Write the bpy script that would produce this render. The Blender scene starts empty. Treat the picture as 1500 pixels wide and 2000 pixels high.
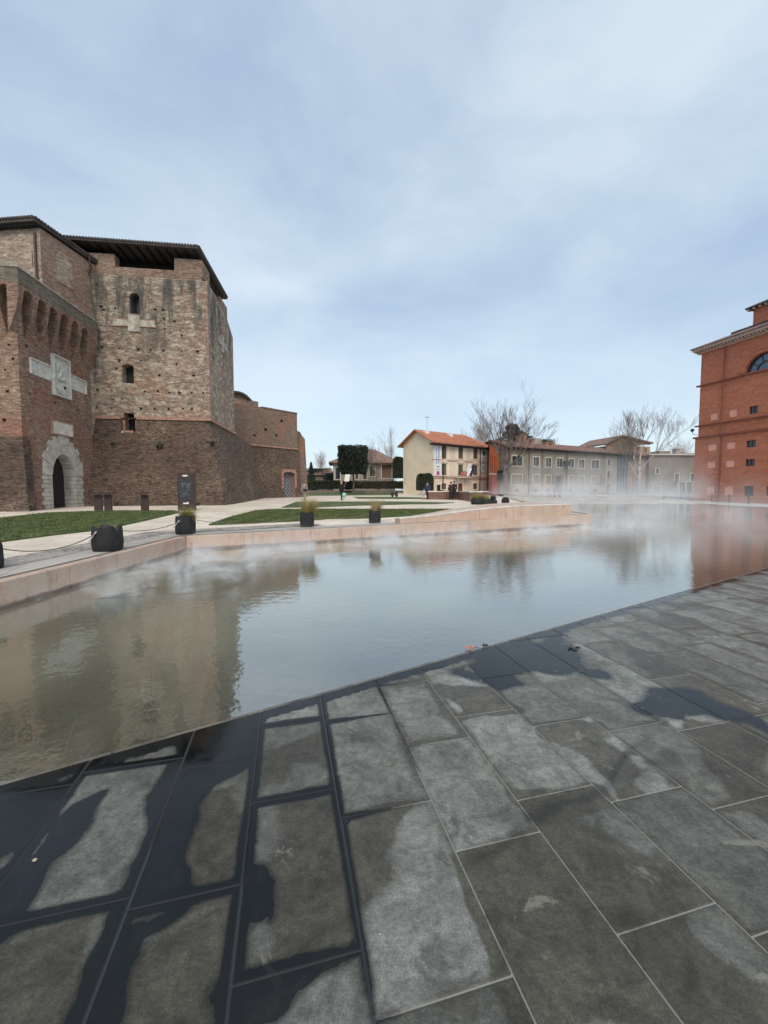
import bpy, bmesh, math, random
from mathutils import Vector, noise as mn
R = math.radians
rnd = random.Random(7)
S = bpy.context.scene
COL = S.collection

# ------------------------------------------------------------------ camera, sky, sun
F = 770.0; PITCH = math.atan(42 / F); CAM = Vector((0, 0, 1.5))
cd = bpy.data.cameras.new("camera"); cam = bpy.data.objects.new("camera", cd); COL.objects.link(cam)
cam.location = CAM; cam.rotation_euler = (R(90) - PITCH, 0, 0)
cd.sensor_fit = 'HORIZONTAL'; cd.sensor_width = 36; cd.lens = F / 1500 * 36
cd.clip_start = 0.05; cd.clip_end = 3000
S.camera = cam
S.view_settings.view_transform = 'Standard'; S.view_settings.look = 'None'
S.view_settings.gamma = 1; S.view_settings.use_curve_mapping = False
S.view_settings.exposure = 0.0
SUN_EL, SUN_ROT = R(48), R(174)
w = bpy.data.worlds.new("World"); S.world = w; w.use_nodes = True
nt = w.node_tree; N = nt.nodes; L = nt.links; N.clear()
def wn(t, **k):
    n = N.new(t)
    for a, b in k.items(): setattr(n, a, b)
    return n
out = wn('ShaderNodeOutputWorld'); add = wn('ShaderNodeAddShader')
sky = wn('ShaderNodeTexSky'); sky.sky_type = 'NISHITA'; sky.sun_disc = False
sky.sun_elevation = SUN_EL; sky.sun_rotation = SUN_ROT; sky.air_density = 1; sky.dust_density = 2
bg1 = wn('ShaderNodeBackground'); bg1.inputs[1].default_value = 0.05; sky.altitude = 0
L.new(sky.outputs[0], bg1.inputs[0])
# overcast layer: broken cloud sheet seen on a flat cloud deck
tc = wn('ShaderNodeTexCoord'); sep = wn('ShaderNodeSeparateXYZ'); L.new(tc.outputs['Generated'], sep.inputs[0])
mp = wn('ShaderNodeMapping'); L.new(tc.outputs['Generated'], mp.inputs[0]); mp.inputs['Rotation'].default_value = (0, R(-38), 0); mp.inputs['Scale'].default_value = (1.0, 1.0, 2.3); mp.inputs['Location'].default_value = (0.35, 0.1, 0.62)
n1 = wn('ShaderNodeTexNoise'); L.new(mp.outputs[0], n1.inputs['Vector']); n1.inputs['Scale'].default_value = 1.5; n1.inputs['Detail'].default_value = 7; n1.inputs['Roughness'].default_value = 0.52; n1.inputs['Distortion'].default_value = 0.25
rp = wn('ShaderNodeValToRGB'); L.new(n1.outputs[0], rp.inputs[0])
e = rp.color_ramp.elements
e[0].position = 0.36; e[0].color = (0.375, 0.472, 0.60, 1)
e[1].position = 0.64; e[1].color = (0.63, 0.715, 0.765, 1)
m_ = e.new(0.5); m_.color = (0.495, 0.595, 0.685, 1)
hz = wn('ShaderNodeMapRange'); L.new(sep.outputs[2], hz.inputs[0]); hz.inputs[1].default_value = 0.0; hz.inputs[2].default_value = 0.42; hz.inputs[3].default_value = 0.85; hz.inputs[4].default_value = 0.0
mx = wn('ShaderNodeMix', data_type='RGBA'); L.new(hz.outputs[0], mx.inputs[0]); L.new(rp.outputs[0], mx.inputs[6]); mx.inputs[7].default_value = (0.55, 0.665, 0.735, 1)
bg2 = wn('ShaderNodeBackground'); L.new(mx.outputs[2], bg2.inputs[0]); bg2.inputs[1].default_value = 1.0
L.new(bg1.outputs[0], add.inputs[0]); L.new(bg2.outputs[0], add.inputs[1]); L.new(add.outputs[0], out.inputs[0])
sd = bpy.data.lights.new("sun", 'SUN'); sd.energy = 2.1; sd.angle = R(30); sd.color = (1, 0.87, 0.72)
sun = bpy.data.objects.new("sun", sd); COL.objects.link(sun); sun.location = (0, -20, 60)
sun.rotation_euler = Vector((math.sin(SUN_ROT) * math.cos(SUN_EL), math.cos(SUN_ROT) * math.cos(SUN_EL), math.sin(SUN_EL))).to_track_quat('Z', 'Y').to_euler()
S.cycles.volume_bounces = 2; S.cycles.max_bounces = 8; S.cycles.transparent_max_bounces = 12
S.cycles.volume_step_rate = 1.0

# ------------------------------------------------------------------ placing helpers
FW = Vector((0, math.cos(PITCH), -math.sin(PITCH))); UP = Vector((0, math.sin(PITCH), math.cos(PITCH)))
def ray(px, py): return Vector((1, 0, 0)) * ((px - 750) / F) + UP * ((1000 - py) / F) + FW
def proj(x, y, z=0):
    d = Vector((x, y, z)) - CAM; c = d.dot(FW)
    return 750 + F * d.x / c, 1000 - F * d.dot(UP) / c
def zf(y):           # plaza height
    if y < 10: return .36
    if y < 50: return .36 + .0105 * (y - 10)
    if y < 62: return .78
    if y < 76: return .78 + .32 * (y - 62) / 14
    return 1.1
def zr(y):           # square beyond the pool (steps)
    if y < 50: return .04
    return .04 + .15 * min(5, int((y - 50) / 3.4) + 1)
def G(px, py, h=zf):
    d = ray(px, py); a, b = .5, 120.
    for _ in range(60):
        m = (a + b) / 2; p = CAM + d * m
        if p.z > h(p.y): a = m
        else: b = m
    return CAM + d * a
def W0(px, py, z=0):
    d = ray(px, py); return CAM + d * ((z - CAM.z) / d.z)
class Fr:            # vertical wall frame: s along U, t up, d outwards
    def __init__(s, P, U, lean=0, N=None):
        s.P = Vector(P); s.U = Vector((U[0], U[1], 0)).normalized(); s.N = Vector((s.U.y, -s.U.x, 0)) if N is None else Vector(N); s.lean = lean
    def __call__(s, a, t, d=0): return s.P + s.U * a + Vector((0, 0, t)) + s.N * (d - s.lean * t)
    def hit(s, px, py):
        d = ray(px, py); k = (s.P - CAM).dot(s.N) / d.dot(s.N); p = CAM + d * k - s.P
        return p.dot(s.U), p.z

# ------------------------------------------------------------------ mesh builder
ORG = {}
class MB:
    def __init__(s): s.v = []; s.f = []; s.at = {}
    def face(s, *ps):
        i = len(s.v); s.v += [Vector(p) for p in ps]; s.f.append(tuple(range(i, i + len(ps))))
    def hexa(s, b, t):      # bottom 4, top 4 points in ring order
        i = len(s.v); s.v += [Vector(p) for p in b] + [Vector(p) for p in t]; n = len(b)
        s.f.append(tuple(i + k for k in reversed(range(n)))); s.f.append(tuple(i + n + k for k in range(n)))
        for k in range(n): s.f.append((i + k, i + (k + 1) % n, i + n + (k + 1) % n, i + n + k))
    def box(s, fr, s0, s1, t0, t1, d0, d1):
        s.hexa([fr(s0, t0, d0), fr(s0, t0, d1), fr(s1, t0, d1), fr(s1, t0, d0)], [fr(s0, t1, d0), fr(s0, t1, d1), fr(s1, t1, d1), fr(s1, t1, d0)])
    def abox(s, x0, x1, y0, y1, z0, z1):
        s.hexa([(x0, y0, z0), (x1, y0, z0), (x1, y1, z0), (x0, y1, z0)], [(x0, y0, z1), (x1, y0, z1), (x1, y1, z1), (x0, y1, z1)])
    def prism(s, pts, z0, z1): s.hexa([(p[0], p[1], z0) for p in pts], [(p[0], p[1], z1) for p in pts])
    def slab(s, fr, poly, d0, d1):   # polygon in (s,t) with thickness
        s.hexa([fr(a, t, d0) for a, t in poly], [fr(a, t, d1) for a, t in poly])
    def tube(s, pts, rs, n=6, cap=True):
        pts = [Vector(p) for p in pts]
        if not hasattr(rs, '__len__'): rs = [rs] * len(pts)
        base = len(s.v); up = None
        for k, p in enumerate(pts):
            d = (pts[min(k + 1, len(pts) - 1)] - pts[max(k - 1, 0)]).normalized()
            if up is None: up = Vector((0, 0, 1)) if abs(d.z) < .9 else Vector((1, 0, 0))
            a = d.cross(up).normalized(); b = d.cross(a).normalized(); up = b.cross(d) if False else up
            for q in range(n):
                t = 2 * math.pi * q / n; s.v.append(p + (a * math.cos(t) + b * math.sin(t)) * rs[k])
        for k in range(len(pts) - 1):
            for q in range(n):
                i = base + k * n; s.f.append((i + q, i + (q + 1) % n, i + n + (q + 1) % n, i + n + q))
        if cap:
            s.f.append(tuple(base + q for q in reversed(range(n)))); i = base + (len(pts) - 1) * n; s.f.append(tuple(i + q for q in range(n)))
    def ring(s, prof, c, n=12):    # lathe: prof = [(r,z)]
        base = len(s.v); c = Vector(c)
        for r, z in prof:
            for q in range(n):
                t = 2 * math.pi * q / n; s.v.append(c + Vector((r * math.cos(t), r * math.sin(t), z)))
        for k in range(len(prof) - 1):
            for q in range(n):
                i = base + k * n; s.f.append((i + q, i + (q + 1) % n, i + n + (q + 1) % n, i + n + q))
        s.f.append(tuple(base + q for q in reversed(range(n)))); i = base + (len(prof) - 1) * n; s.f.append(tuple(i + q for q in range(n)))
    def blob(s, c, r, n=8, m=6, jit=0.0, rr=rnd):
        base = len(s.v); c = Vector(c)
        for a in range(1, m):
            ph = math.pi * a / m
            for q in range(n):
                t = 2 * math.pi * q / n; k = 1 + rr.uniform(-jit, jit)
                s.v.append(c + Vector((r[0] * math.sin(ph) * math.cos(t) * k, r[1] * math.sin(ph) * math.sin(t) * k, r[2] * math.cos(ph) * k)))
        for a in range(m - 2):
            for q in range(n):
                i = base + a * n; s.f.append((i + q, i + n + q, i + n + (q + 1) % n, i + (q + 1) % n))
        s.f.append(tuple(base + q for q in range(n))); i = base + (m - 2) * n; s.f.append(tuple(i + q for q in reversed(range(n))))
    def build(s, name, mat, parent=None, smooth=False, recalc=True):
        me = bpy.data.meshes.new(name); o = bpy.data.objects.new(name, me); COL.objects.link(o)
        org = ORG.get(parent.name, Vector()) if parent else Vector()
        me.from_pydata([v - org for v in s.v], [], s.f)
        if recalc:
            bm = bmesh.new(); bm.from_mesh(me); bmesh.ops.recalc_face_normals(bm, faces=bm.faces); bm.to_mesh(me); bm.free()
        if mat: me.materials.append(mat)
        if smooth: me.polygons.foreach_set('use_smooth', [True] * len(me.polygons))
        for k, vals in s.at.items():
            a = me.attributes.new(k, 'FLOAT', 'POINT'); a.data.foreach_set('value', vals)
        if parent: o.parent = parent; ORG[o.name] = org
        me.update(); return o
def tag(o, label=None, cat=None, group=None, kind=None):
    if label: o['label'] = label
    if cat: o['category'] = cat
    if group: o['group'] = group
    if kind: o['kind'] = kind
    return o
def thing(name, loc, label, cat, group=None, rz=0):
    o = bpy.data.objects.new(name, None); COL.objects.link(o); o.location = loc; o.empty_display_size = .2
    ORG[o.name] = Vector(loc); o.rotation_euler.z = rz
    return tag(o, label, cat, group)
def copy_thing(o, loc, label, rz=None, sc=None, parent=None):
    c = o.copy(); COL.objects.link(c)
    if parent: c.parent = parent
    else:
        c.location = loc; c['label'] = label
        if rz is not None: c.rotation_euler.z = rz
        if sc: c.scale = (sc, sc, sc) if not hasattr(sc, '__len__') else sc
    for ch in [x for x in bpy.data.objects if x.parent == o]: copy_thing(ch, None, None, parent=c)
    return c

# wall face with real openings; ops: (s0,t0,s1,t1,depth[,arch])
def wall(mb, fr, s0, s1, t0, t1, ops=(), dep=.35, nt_=1):
    ops = [o for o in ops if o[2] > s0 + .01 and o[0] < s1 - .01 and o[1] < t1 - .01 and o[3] > t0 + .01]
    ops = [(max(o[0], s0 + .001), max(o[1], t0), min(o[2], s1 - .001), min(o[3], t1 - .001)) + tuple(o[4:]) for o in ops]
    xs = sorted({s0, s1} | {o[0] for o in ops} | {o[2] for o in ops}); ys = sorted({t0, t1} | {o[1] for o in ops} | {o[3] for o in ops} | {t0 + (t1 - t0) * k / nt_ for k in range(1, nt_)})
    xs = [x for k, x in enumerate(xs) if k == 0 or x - xs[k - 1] > 1e-5]; ys = [x for k, x in enumerate(ys) if k == 0 or x - ys[k - 1] > 1e-5]
    for i in range(len(xs) - 1):
        j = 0
        while j < len(ys) - 1:
            cx = (xs[i] + xs[i + 1]) / 2
            ins = lambda j: any(o[0] < cx < o[2] and o[1] < (ys[j] + ys[j + 1]) / 2 < o[3] for o in ops)
            if ins(j): j += 1; continue
            k = j
            while k + 1 < len(ys) - 1 and not ins(k + 1) and nt_ == 1: k += 1
            mb.face(fr(xs[i], ys[j]), fr(xs[i + 1], ys[j]), fr(xs[i + 1], ys[k + 1]), fr(xs[i], ys[k + 1])); j = k + 1
    for o in ops:
        a, b, c, d = o[:4]; q = o[4] if len(o) > 4 and o[4] else dep
        mb.face(fr(a, b), fr(a, d), fr(a, d, -q), fr(a, b, -q)); mb.face(fr(c, b), fr(c, b, -q), fr(c, d, -q), fr(c, d))
        mb.face(fr(a, b), fr(a, b, -q), fr(c, b, -q), fr(c, b)); mb.face(fr(a, d), fr(c, d), fr(c, d, -q), fr(a, d, -q))
        mb.face(fr(a, b, -q), fr(a, d, -q), fr(c, d, -q), fr(c, b, -q))
        if len(o) > 5 and o[5]: spandrel(mb, fr, a, c, d, o[5], q)
def arch_pts(s0, s1, top, kind, n=10):
    w_ = (s1 - s0) / 2; c = (s0 + s1) / 2
    if kind == 'round': return [(c - w_ * math.cos(math.pi * k / n), top - w_ + w_ * math.sin(math.pi * k / n)) for k in range(n + 1)]
    if kind == 'seg': return [(c - w_ * (1 - 2 * k / n), top - .25 * w_ + .25 * w_ * math.sin(math.pi * k / n)) for k in range(n + 1)]
    h = kind; pts = []
    for k in range(n + 1):       # pointed arch of rise h
        x = -1 + 2 * k / n; pts.append((c + w_ * x, top - h + h * (1 - abs(x) ** 2.1) ** .62))
    return pts
def spandrel(mb, fr, s0, s1, top, kind, q):
    p = arch_pts(s0, s1, top, kind)
    for k in range(len(p) - 1):
        a, b = p[k], p[k + 1]
        if b[0] - a[0] > 1e-6: mb.face(fr(a[0], a[1]), fr(b[0], b[1]), fr(b[0], top + 1e-4), fr(a[0], top + 1e-4))
        mb.face(fr(a[0], a[1]), fr(a[0], a[1], -q), fr(b[0], b[1], -q), fr(b[0], b[1]))

# ------------------------------------------------------------------ materials
def lin(r, g, b): return tuple(((c / 255) / 12.92 if c / 255 <= .04045 else ((c / 255 + .055) / 1.055) ** 2.4) for c in (r, g, b)) + (1,)
class NT:
    def __init__(s, name):
        s.m = bpy.data.materials.new(name); s.m.use_nodes = True; s.t = s.m.node_tree; s.t.nodes.clear()
        s.out = s.n('ShaderNodeOutputMaterial')
    def n(s, t, ins=None, **k):
        x = s.t.nodes.new(t)
        for a, b in k.items(): setattr(x, a, b)
        for a, b in (ins or {}).items():
            if isinstance(b, bpy.types.NodeSocket): s.t.links.new(b, x.inputs[a])
            else: x.inputs[a].default_value = b
        return x
    def math(s, op, a, b=0., c=0.): return s.n('ShaderNodeMath', {0: a, 1: b, 2: c}, operation=op).outputs[0]
    def pos(s, sc=(1, 1, 1), rz=0, loc=(0, 0, 0), src=None):
        v = src or s.n('ShaderNodeNewGeometry').outputs['Position']
        return s.n('ShaderNodeMapping', {'Vector': v, 'Scale': sc, 'Rotation': (0, 0, rz), 'Location': loc}).outputs[0]
    def noise(s, vec, scale, det=5, ro=.55, dist=0): return s.n('ShaderNodeTexNoise', {'Vector': vec, 'Scale': scale, 'Detail': det, 'Roughness': ro, 'Distortion': dist}).outputs[0]
    def ss(s, v, lo, hi, a=0., b=1.): return s.n('ShaderNodeMapRange', {0: v, 1: lo, 2: hi, 3: a, 4: b}, interpolation_type='SMOOTHSTEP').outputs[0]
    def mix(s, f, a, b):
        x = s.n('ShaderNodeMix', data_type='RGBA')
        for i, v in ((0, f), (6, a), (7, b)):
            if isinstance(v, bpy.types.NodeSocket): s.t.links.new(v, x.inputs[i])
            else: x.inputs[i].default_value = v
        return x.outputs[2]
    def mul(s, a, f):
        x = s.n('ShaderNodeVectorMath', {0: a}, operation='SCALE')
        if isinstance(f, bpy.types.NodeSocket): s.t.links.new(f, x.inputs[3])
        else: x.inputs[3].default_value = f
        return x.outputs[0]
    def bump(s, h, st, d=.05, nrm=None):
        i = {'Height': h, 'Strength': st, 'Distance': d}
        if nrm: i['Normal'] = nrm
        return s.n('ShaderNodeBump', i).outputs[0]
    def finish(s, **i):
        ins = {k.replace('_', ' '): v for k, v in i.items()}
        p = s.n('ShaderNodeBsdfPrincipled', ins); s.t.links.new(p.outputs[0], s.out.inputs[0]); return s.m
def plain(name, c, rough=.7, var=.25, scale=3., bump=0., bs=20., metal=0., spec=.5):
    t = NT(name); v = t.pos(); n = t.noise(v, scale, 6, .6)
    col = t.mix(t.ss(n, .3, .7), tuple(x * (1 - var) for x in c[:3]) + (1,), tuple(min(1, x * (1 + var)) for x in c[:3]) + (1,))
    i = dict(Base_Color=col, Roughness=rough, Metallic=metal)
    i['Specular IOR Level'] = spec
    if bump: i['Normal'] = t.bump(t.noise(v, bs, 4), bump, .02)
    return t.finish(**i)
RZ = R(-7)
def brick(name, cols, pale=None, red=None, course=.075, rug=.5, streak=None, mort=(.32, .29, .25, 1), spots=.0, bw=.28):
    """cols: dark, mid, light"""
    t = NT(name); g = t.pos(rz=RZ)
    sx = t.n('ShaderNodeSeparateXYZ', {0: g}); s = t.math('ADD', sx.outputs[0], sx.outputs[1])
    wob = t.math('MULTIPLY', t.math('SUBTRACT', t.noise(g, .9, 3), .5), .10)
    bv = t.n('ShaderNodeCombineXYZ', {0: s, 1: t.math('ADD', sx.outputs[2], wob)}).outputs[0]
    br = t.n('ShaderNodeTexBrick', {'Vector': bv, 'Color1': (0, 0, 0, 1), 'Color2': (1, 1, 1, 1), 'Mortar': (.5, .5, .5, 1), 'Scale': 1., 'Mortar Size': .009, 'Mortar Smooth': .3, 'Bias': 0., 'Brick Width': bw, 'Row Height': course})
    st = t.noise(t.pos(sc=(1, 1, 5), rz=RZ), 2.6, 8, .72)          # streaky courses
    big = t.noise(t.pos(), .35, 5, .6)
    fine = t.noise(t.pos(sc=(1, 1, 3.2)), 9., 4, .7)
    c = t.mix(t.ss(st, .36, .6), cols[0], cols[1]); c = t.mix(t.ss(t.math('ADD', fine, t.math('MULTIPLY', t.math('SUBTRACT', big, .5), .7)), .5, .72), c, cols[2])
    if red: c = t.mix(t.ss(t.noise(t.pos(loc=(9, 3, 1)), .55, 5, .65), .5, .62), c, red)
    if pale:
        pn = t.noise(t.pos(sc=(1, 1, 2.0), loc=(2, 7, 5)), 1.7, 9, .75)
        c = t.mix(t.math('MULTIPLY', t.ss(pn, pale[1], pale[1] + .12), .8), c, pale[0])
        c = t.mul(c, t.math('ADD', t.math('MULTIPLY', t.ss(t.noise(t.pos(sc=(1, 1, 2.2), loc=(1, 1, 5)), 3.6, 6, .85), .36, .62), .75), .55))
    if streak:      # weathering running down the wall
        sn = t.noise(t.pos(sc=(1, 1, .16), loc=(1, 2, 0)), 1.5, 6, .65)
        c = t.mix(t.math('MULTIPLY', t.ss(sn, .43, .62), t.ss(sx.outputs[2], streak[1], streak[2])), c, streak[0])
    bri = t.n('ShaderNodeSeparateColor', {0: br.outputs[0]}).outputs[0]
    c = t.mul(c, t.math('ADD', t.math('MULTIPLY', bri, .5), .76))
    c = t.mix(t.math('MULTIPLY', br.outputs[1], .55), c, mort)
    pit = t.ss(t.noise(t.pos(sc=(1, 1, 1.9), loc=(4, 4, 4)), 2.6, 4, .6), .34, .40)
    c = t.mix(t.math('MULTIPLY', t.math('SUBTRACT', 1., pit), spots), c, (.03, .025, .02, 1))
    h = t.math('ADD', t.math('MULTIPLY', st, 1.2), t.math('SUBTRACT', t.math('MULTIPLY', fine, .8), t.math('MULTIPLY', br.outputs[1], .25)))
    nb = t.bump(h, rug, .12)
    return t.finish(Base_Color=c, Roughness=.92, Normal=nb)
# castle
M_up = brick('weathered_pale_brick', [(.15, .108, .08, 1), (.36, .275, .205, 1), (.58, .48, .375, 1)], pale=((.64, .55, .44, 1), .46), red=(.37, .215, .15, 1), streak=((.085, .082, .07, 1), 8.5, 13.5), rug=.8)
M_par = brick('red_parapet_brick', [(.15, .10, .075, 1), (.30, .19, .135, 1), (.42, .30, .22, 1)], pale=((.38, .31, .24, 1), .56), rug=.6)
M_bat = brick('rough_dark_brick', [(.085, .052, .038, 1), (.25, .163, .115, 1), (.44, .32, .235, 1)], pale=((.34, .27, .21, 1), .60), rug=1.3, spots=.75)
M_gate = brick('brown_gate_brick', [(.15, .085, .06, 1), (.30, .185, .128, 1), (.43, .30, .215, 1)], pale=((.47, .40, .33, 1), .64), red=(.27, .125, .085, 1), rug=.55, spots=.3)
M_hall = brick('plastered_hall_brick', [(.22, .16, .125, 1), (.36, .275, .21, 1), (.50, .40, .31, 1)], pale=((.55, .45, .35, 1), .5), rug=.4)
M_hall2 = brick('red_hall_brick', [(.17, .10, .07, 1), (.30, .18, .13, 1), (.40, .27, .2, 1)], pale=((.42, .34, .28, 1), .52), rug=.4)
M_curt = brick('curtain_wall_brick', [(.13, .085, .062, 1), (.235, .16, .115, 1), (.33, .24, .175, 1)], red=(.28, .135, .09, 1), rug=.6, spots=.35)
M_stone = plain('white_stone', (.62, .60, .55), .75, .18, 2.5, .3, 14)
M_marble = plain('carved_marble', (.55, .55, .51), .7, .22, 5, .4, 20)
M_trim = plain('string_course_brick', (.34, .2, .15), .9, .3, 5, .3)
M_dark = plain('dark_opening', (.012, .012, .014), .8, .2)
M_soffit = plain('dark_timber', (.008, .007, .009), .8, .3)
M_pipe = plain('brown_metal', (.07, .035, .03), .5, .2)
M_wood = plain('door_wood', (.014, .010, .008), .7, .35, 6)
M_black = plain('black_fabric', (.012, .012, .014), .75, .4, 12, .5, 60)
M_rust = plain('weathered_steel', (.045, .026, .024), .6, .25, 4)
M_panel = plain('printed_panel', (.12, .13, .14), .4, .5, 14)
M_white = plain('white_paint', (.75, .75, .74), .5, .05)
M_iron = plain('dark_iron', (.03, .03, .032), .5, .2)
M_rope = plain('rope_fibre', (.16, .13, .10), .9, .3, 30)
M_strap = plain('pale_strap', (.5, .5, .5), .8, .1)
def tiles(name, c1, c2):
    t = NT(name); g = t.pos(); n = t.noise(g, 1.4, 6, .7); c = t.mix(t.ss(n, .35, .65), c1, c2)
    n2 = t.noise(g, 9, 3); c = t.mix(t.ss(n2, .5, .75), c, tuple(x * .6 for x in c1[:3]) + (1,))
    return t.finish(Base_Color=c, Roughness=.85, Normal=t.bump(t.noise(g, 6, 3), .6, .05))
M_roof = tiles('orange_roof_tiles', (.36, .135, .075, 1), (.48, .21, .13, 1))
M_roof2 = tiles('brown_roof_tiles', (.18, .105, .085, 1), (.27, .175, .14, 1))
M_roofd = tiles('dark_roof_tiles', (.05, .045, .045, 1), (.09, .075, .07, 1))
def leafmat(name, a, b, rough=.6):
    t = NT(name); n = t.noise(t.pos(), 2.2, 4, .6); r = t.n('ShaderNodeObjectInfo').outputs['Random']
    c = t.mix(t.ss(n, .35, .65), a, b); return t.finish(Base_Color=c, Roughness=rough)
M_holm = leafmat('dark_holm_leaves', (.010, .014, .010, 1), (.03, .04, .026, 1))
M_hedge = leafmat('hedge_leaves', (.02, .028, .015, 1), (.045, .06, .03, 1))
M_hedgeb = leafmat('brown_hedge_leaves', (.05, .045, .025, 1), (.09, .075, .045, 1))
M_cedar = leafmat('cedar_needles', (.012, .022, .018, 1), (.03, .045, .035, 1))
M_straw = leafmat('straw_grass', (.26, .2, .07, 1), (.42, .34, .15, 1))
M_ygrass = leafmat('yellow_green_grass', (.16, .16, .035, 1), (.34, .29, .08, 1))
M_ggrass = leafmat('grey_grass', (.2, .17, .13, 1), (.33, .29, .24, 1))
M_bark = plain('grey_bark', (.13, .11, .095), .9, .4, 4, .4)
M_barkp = plain('pale_plane_bark', (.42, .38, .33), .9, .3, 3, .2)
M_twig = plain('twig_bark', (.16, .125, .11), .9, .3)
M_twigp = plain('pale_twig_bark', (.26, .215, .195), .9, .3)

def grass_mat():
    t = NT('lawn_turf'); g = t.pos(); n = t.noise(g, .7, 6, .7); n2 = t.noise(g, 14, 5, .7)
    c = t.mix(t.ss(n, .35, .68), (.03, .05, .012, 1), (.095, .125, .035, 1)); c = t.mix(t.ss(n2, .45, .75), c, (.11, .15, .045, 1))
    c = t.mix(t.ss(t.noise(g, .25, 4), .55, .75), c, (.12, .13, .05, 1))
    return t.finish(Base_Color=c, Roughness=.95, Normal=t.bump(n2, .8, .05))
M_lawn = grass_mat()
def paving(name, base, alt, bw, rh, mort, ang=0, msz=.008, rough=.75, nsc=1.2, bump=.2, spec=.3):
    t = NT(name); g = t.pos(rz=ang)
    br = t.n('ShaderNodeTexBrick', {'Vector': g, 'Color1': (0, 0, 0, 1), 'Color2': (1, 1, 1, 1), 'Mortar': (.5, .5, .5, 1), 'Scale': 1., 'Mortar Size': msz, 'Mortar Smooth': .2, 'Bias': 0., 'Brick Width': bw, 'Row Height': rh})
    n = t.noise(t.pos(), nsc, 7, .65); c = t.mix(t.ss(n, .3, .7), base, alt)
    b = t.n('ShaderNodeSeparateColor', {0: br.outputs[0]}).outputs[0]
    c = t.mul(c, t.math('ADD', t.math('MULTIPLY', b, .2), .88)); c = t.mix(br.outputs[1], c, mort)
    i = dict(Base_Color=c, Roughness=rough, Normal=t.bump(t.noise(t.pos(), 25, 4), bump, .01)); i['Specular IOR Level'] = spec
    return t.finish(**i)
M_plaza = paving('pale_plaza_stone', (.55, .475, .39, 1), (.70, .62, .52, 1), .9, .45, (.36, .32, .28, 1), R(-27), nsc=.5)
M_square = paving('far_square_stone', (.40, .39, .37, 1), (.52, .51, .48, 1), 1.2, .6, (.3, .3, .29, 1), R(-20), nsc=.4)
M_edge = paving('grey_edge_stone', (.33, .31, .285, 1), (.46, .43, .39, 1), 1.1, 5, (.25, .235, .22, 1), R(-27), rough=.5)
def cobble():
    t = NT('cobbles'); v = t.n('ShaderNodeTexVoronoi', {'Vector': t.pos(), 'Scale': 11.}, feature='F1'); d = t.ss(v.outputs['Distance'], .25, .6)
    c = t.mix(d, (.40, .37, .34, 1), (.16, .14, .13, 1)); c = t.mix(t.ss(t.noise(t.pos(), 2, 4), .4, .7), c, (.34, .31, .28, 1))
    return t.finish(Base_Color=c, Roughness=.85, Normal=t.bump(t.math('SUBTRACT', 1., d), .5, .02))
M_cob = cobble()
def pinkstone():
    t = NT('pink_travertine'); g = t.pos(); n = t.noise(g, 1.3, 8, .7); n2 = t.noise(t.pos(sc=(1, 1, 1.6)), 14, 8, .8)
    c = t.mix(t.ss(n, .35, .65), (.45, .275, .205, 1), (.50, .385, .30, 1)); c = t.mix(t.ss(n2, .42, .66), c, (.57, .43, .345, 1))
    c = t.mix(t.ss(n2, .30, .42, 1., 0.), c, (.30, .16, .12, 1))
    c = t.mix(t.math('MULTIPLY', t.ss(t.noise(t.pos(), .6, 4), .5, .7), .6), c, (.42, .37, .30, 1))
    c = t.mix(t.math('MULTIPLY', t.ss(t.noise(t.pos(sc=(1, 1, .25)), 3.5, 5, .7), .52, .7), .55), c, (.25, .15, .11, 1))
    zz = t.n('ShaderNodeSeparateXYZ', {0: g}).outputs[2]; wl = t.math('ADD', zz, t.math('MULTIPLY', t.math('SUBTRACT', t.noise(g, 5, 4), .5), .07)); c = t.mix(t.math('MULTIPLY', t.ss(wl, .075, .03), .8), c, (.09, .06, .045, 1))
    i = dict(Base_Color=c, Roughness=.5, Normal=t.bump(n2, .15, .02)); return t.finish(**i)
M_pink = pinkstone()
def pooltile():
    t = NT('pool_floor_stone'); g = t.pos(rz=R(-31))
    br = t.n('ShaderNodeTexBrick', {'Vector': g, 'Color1': (0, 0, 0, 1), 'Color2': (1, 1, 1, 1), 'Mortar': (.5, .5, .5, 1), 'Scale': 1., 'Mortar Size': .006, 'Mortar Smooth': .3, 'Bias': 0., 'Brick Width': .95, 'Row Height': .5})
    n = t.noise(t.pos(), .8, 5, .6); c = t.mix(t.ss(n, .35, .65), (.10, .095, .06, 1), (.15, .14, .095, 1))
    c = t.mix(t.ss(t.noise(t.pos(loc=(5, 1, 0)), .6, 4), .55, .7), c, (.17, .11, .055, 1))
    b = t.n('ShaderNodeSeparateColor', {0: br.outputs[0]}).outputs[0]
    c = t.mul(c, t.math('ADD', t.math('MULTIPLY', b, .35), .8)); c = t.mix(br.outputs[1], c, (.42, .39, .30, 1))
    return t.finish(Base_Color=c, Roughness=.7)
M_pool = pooltile()
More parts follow.
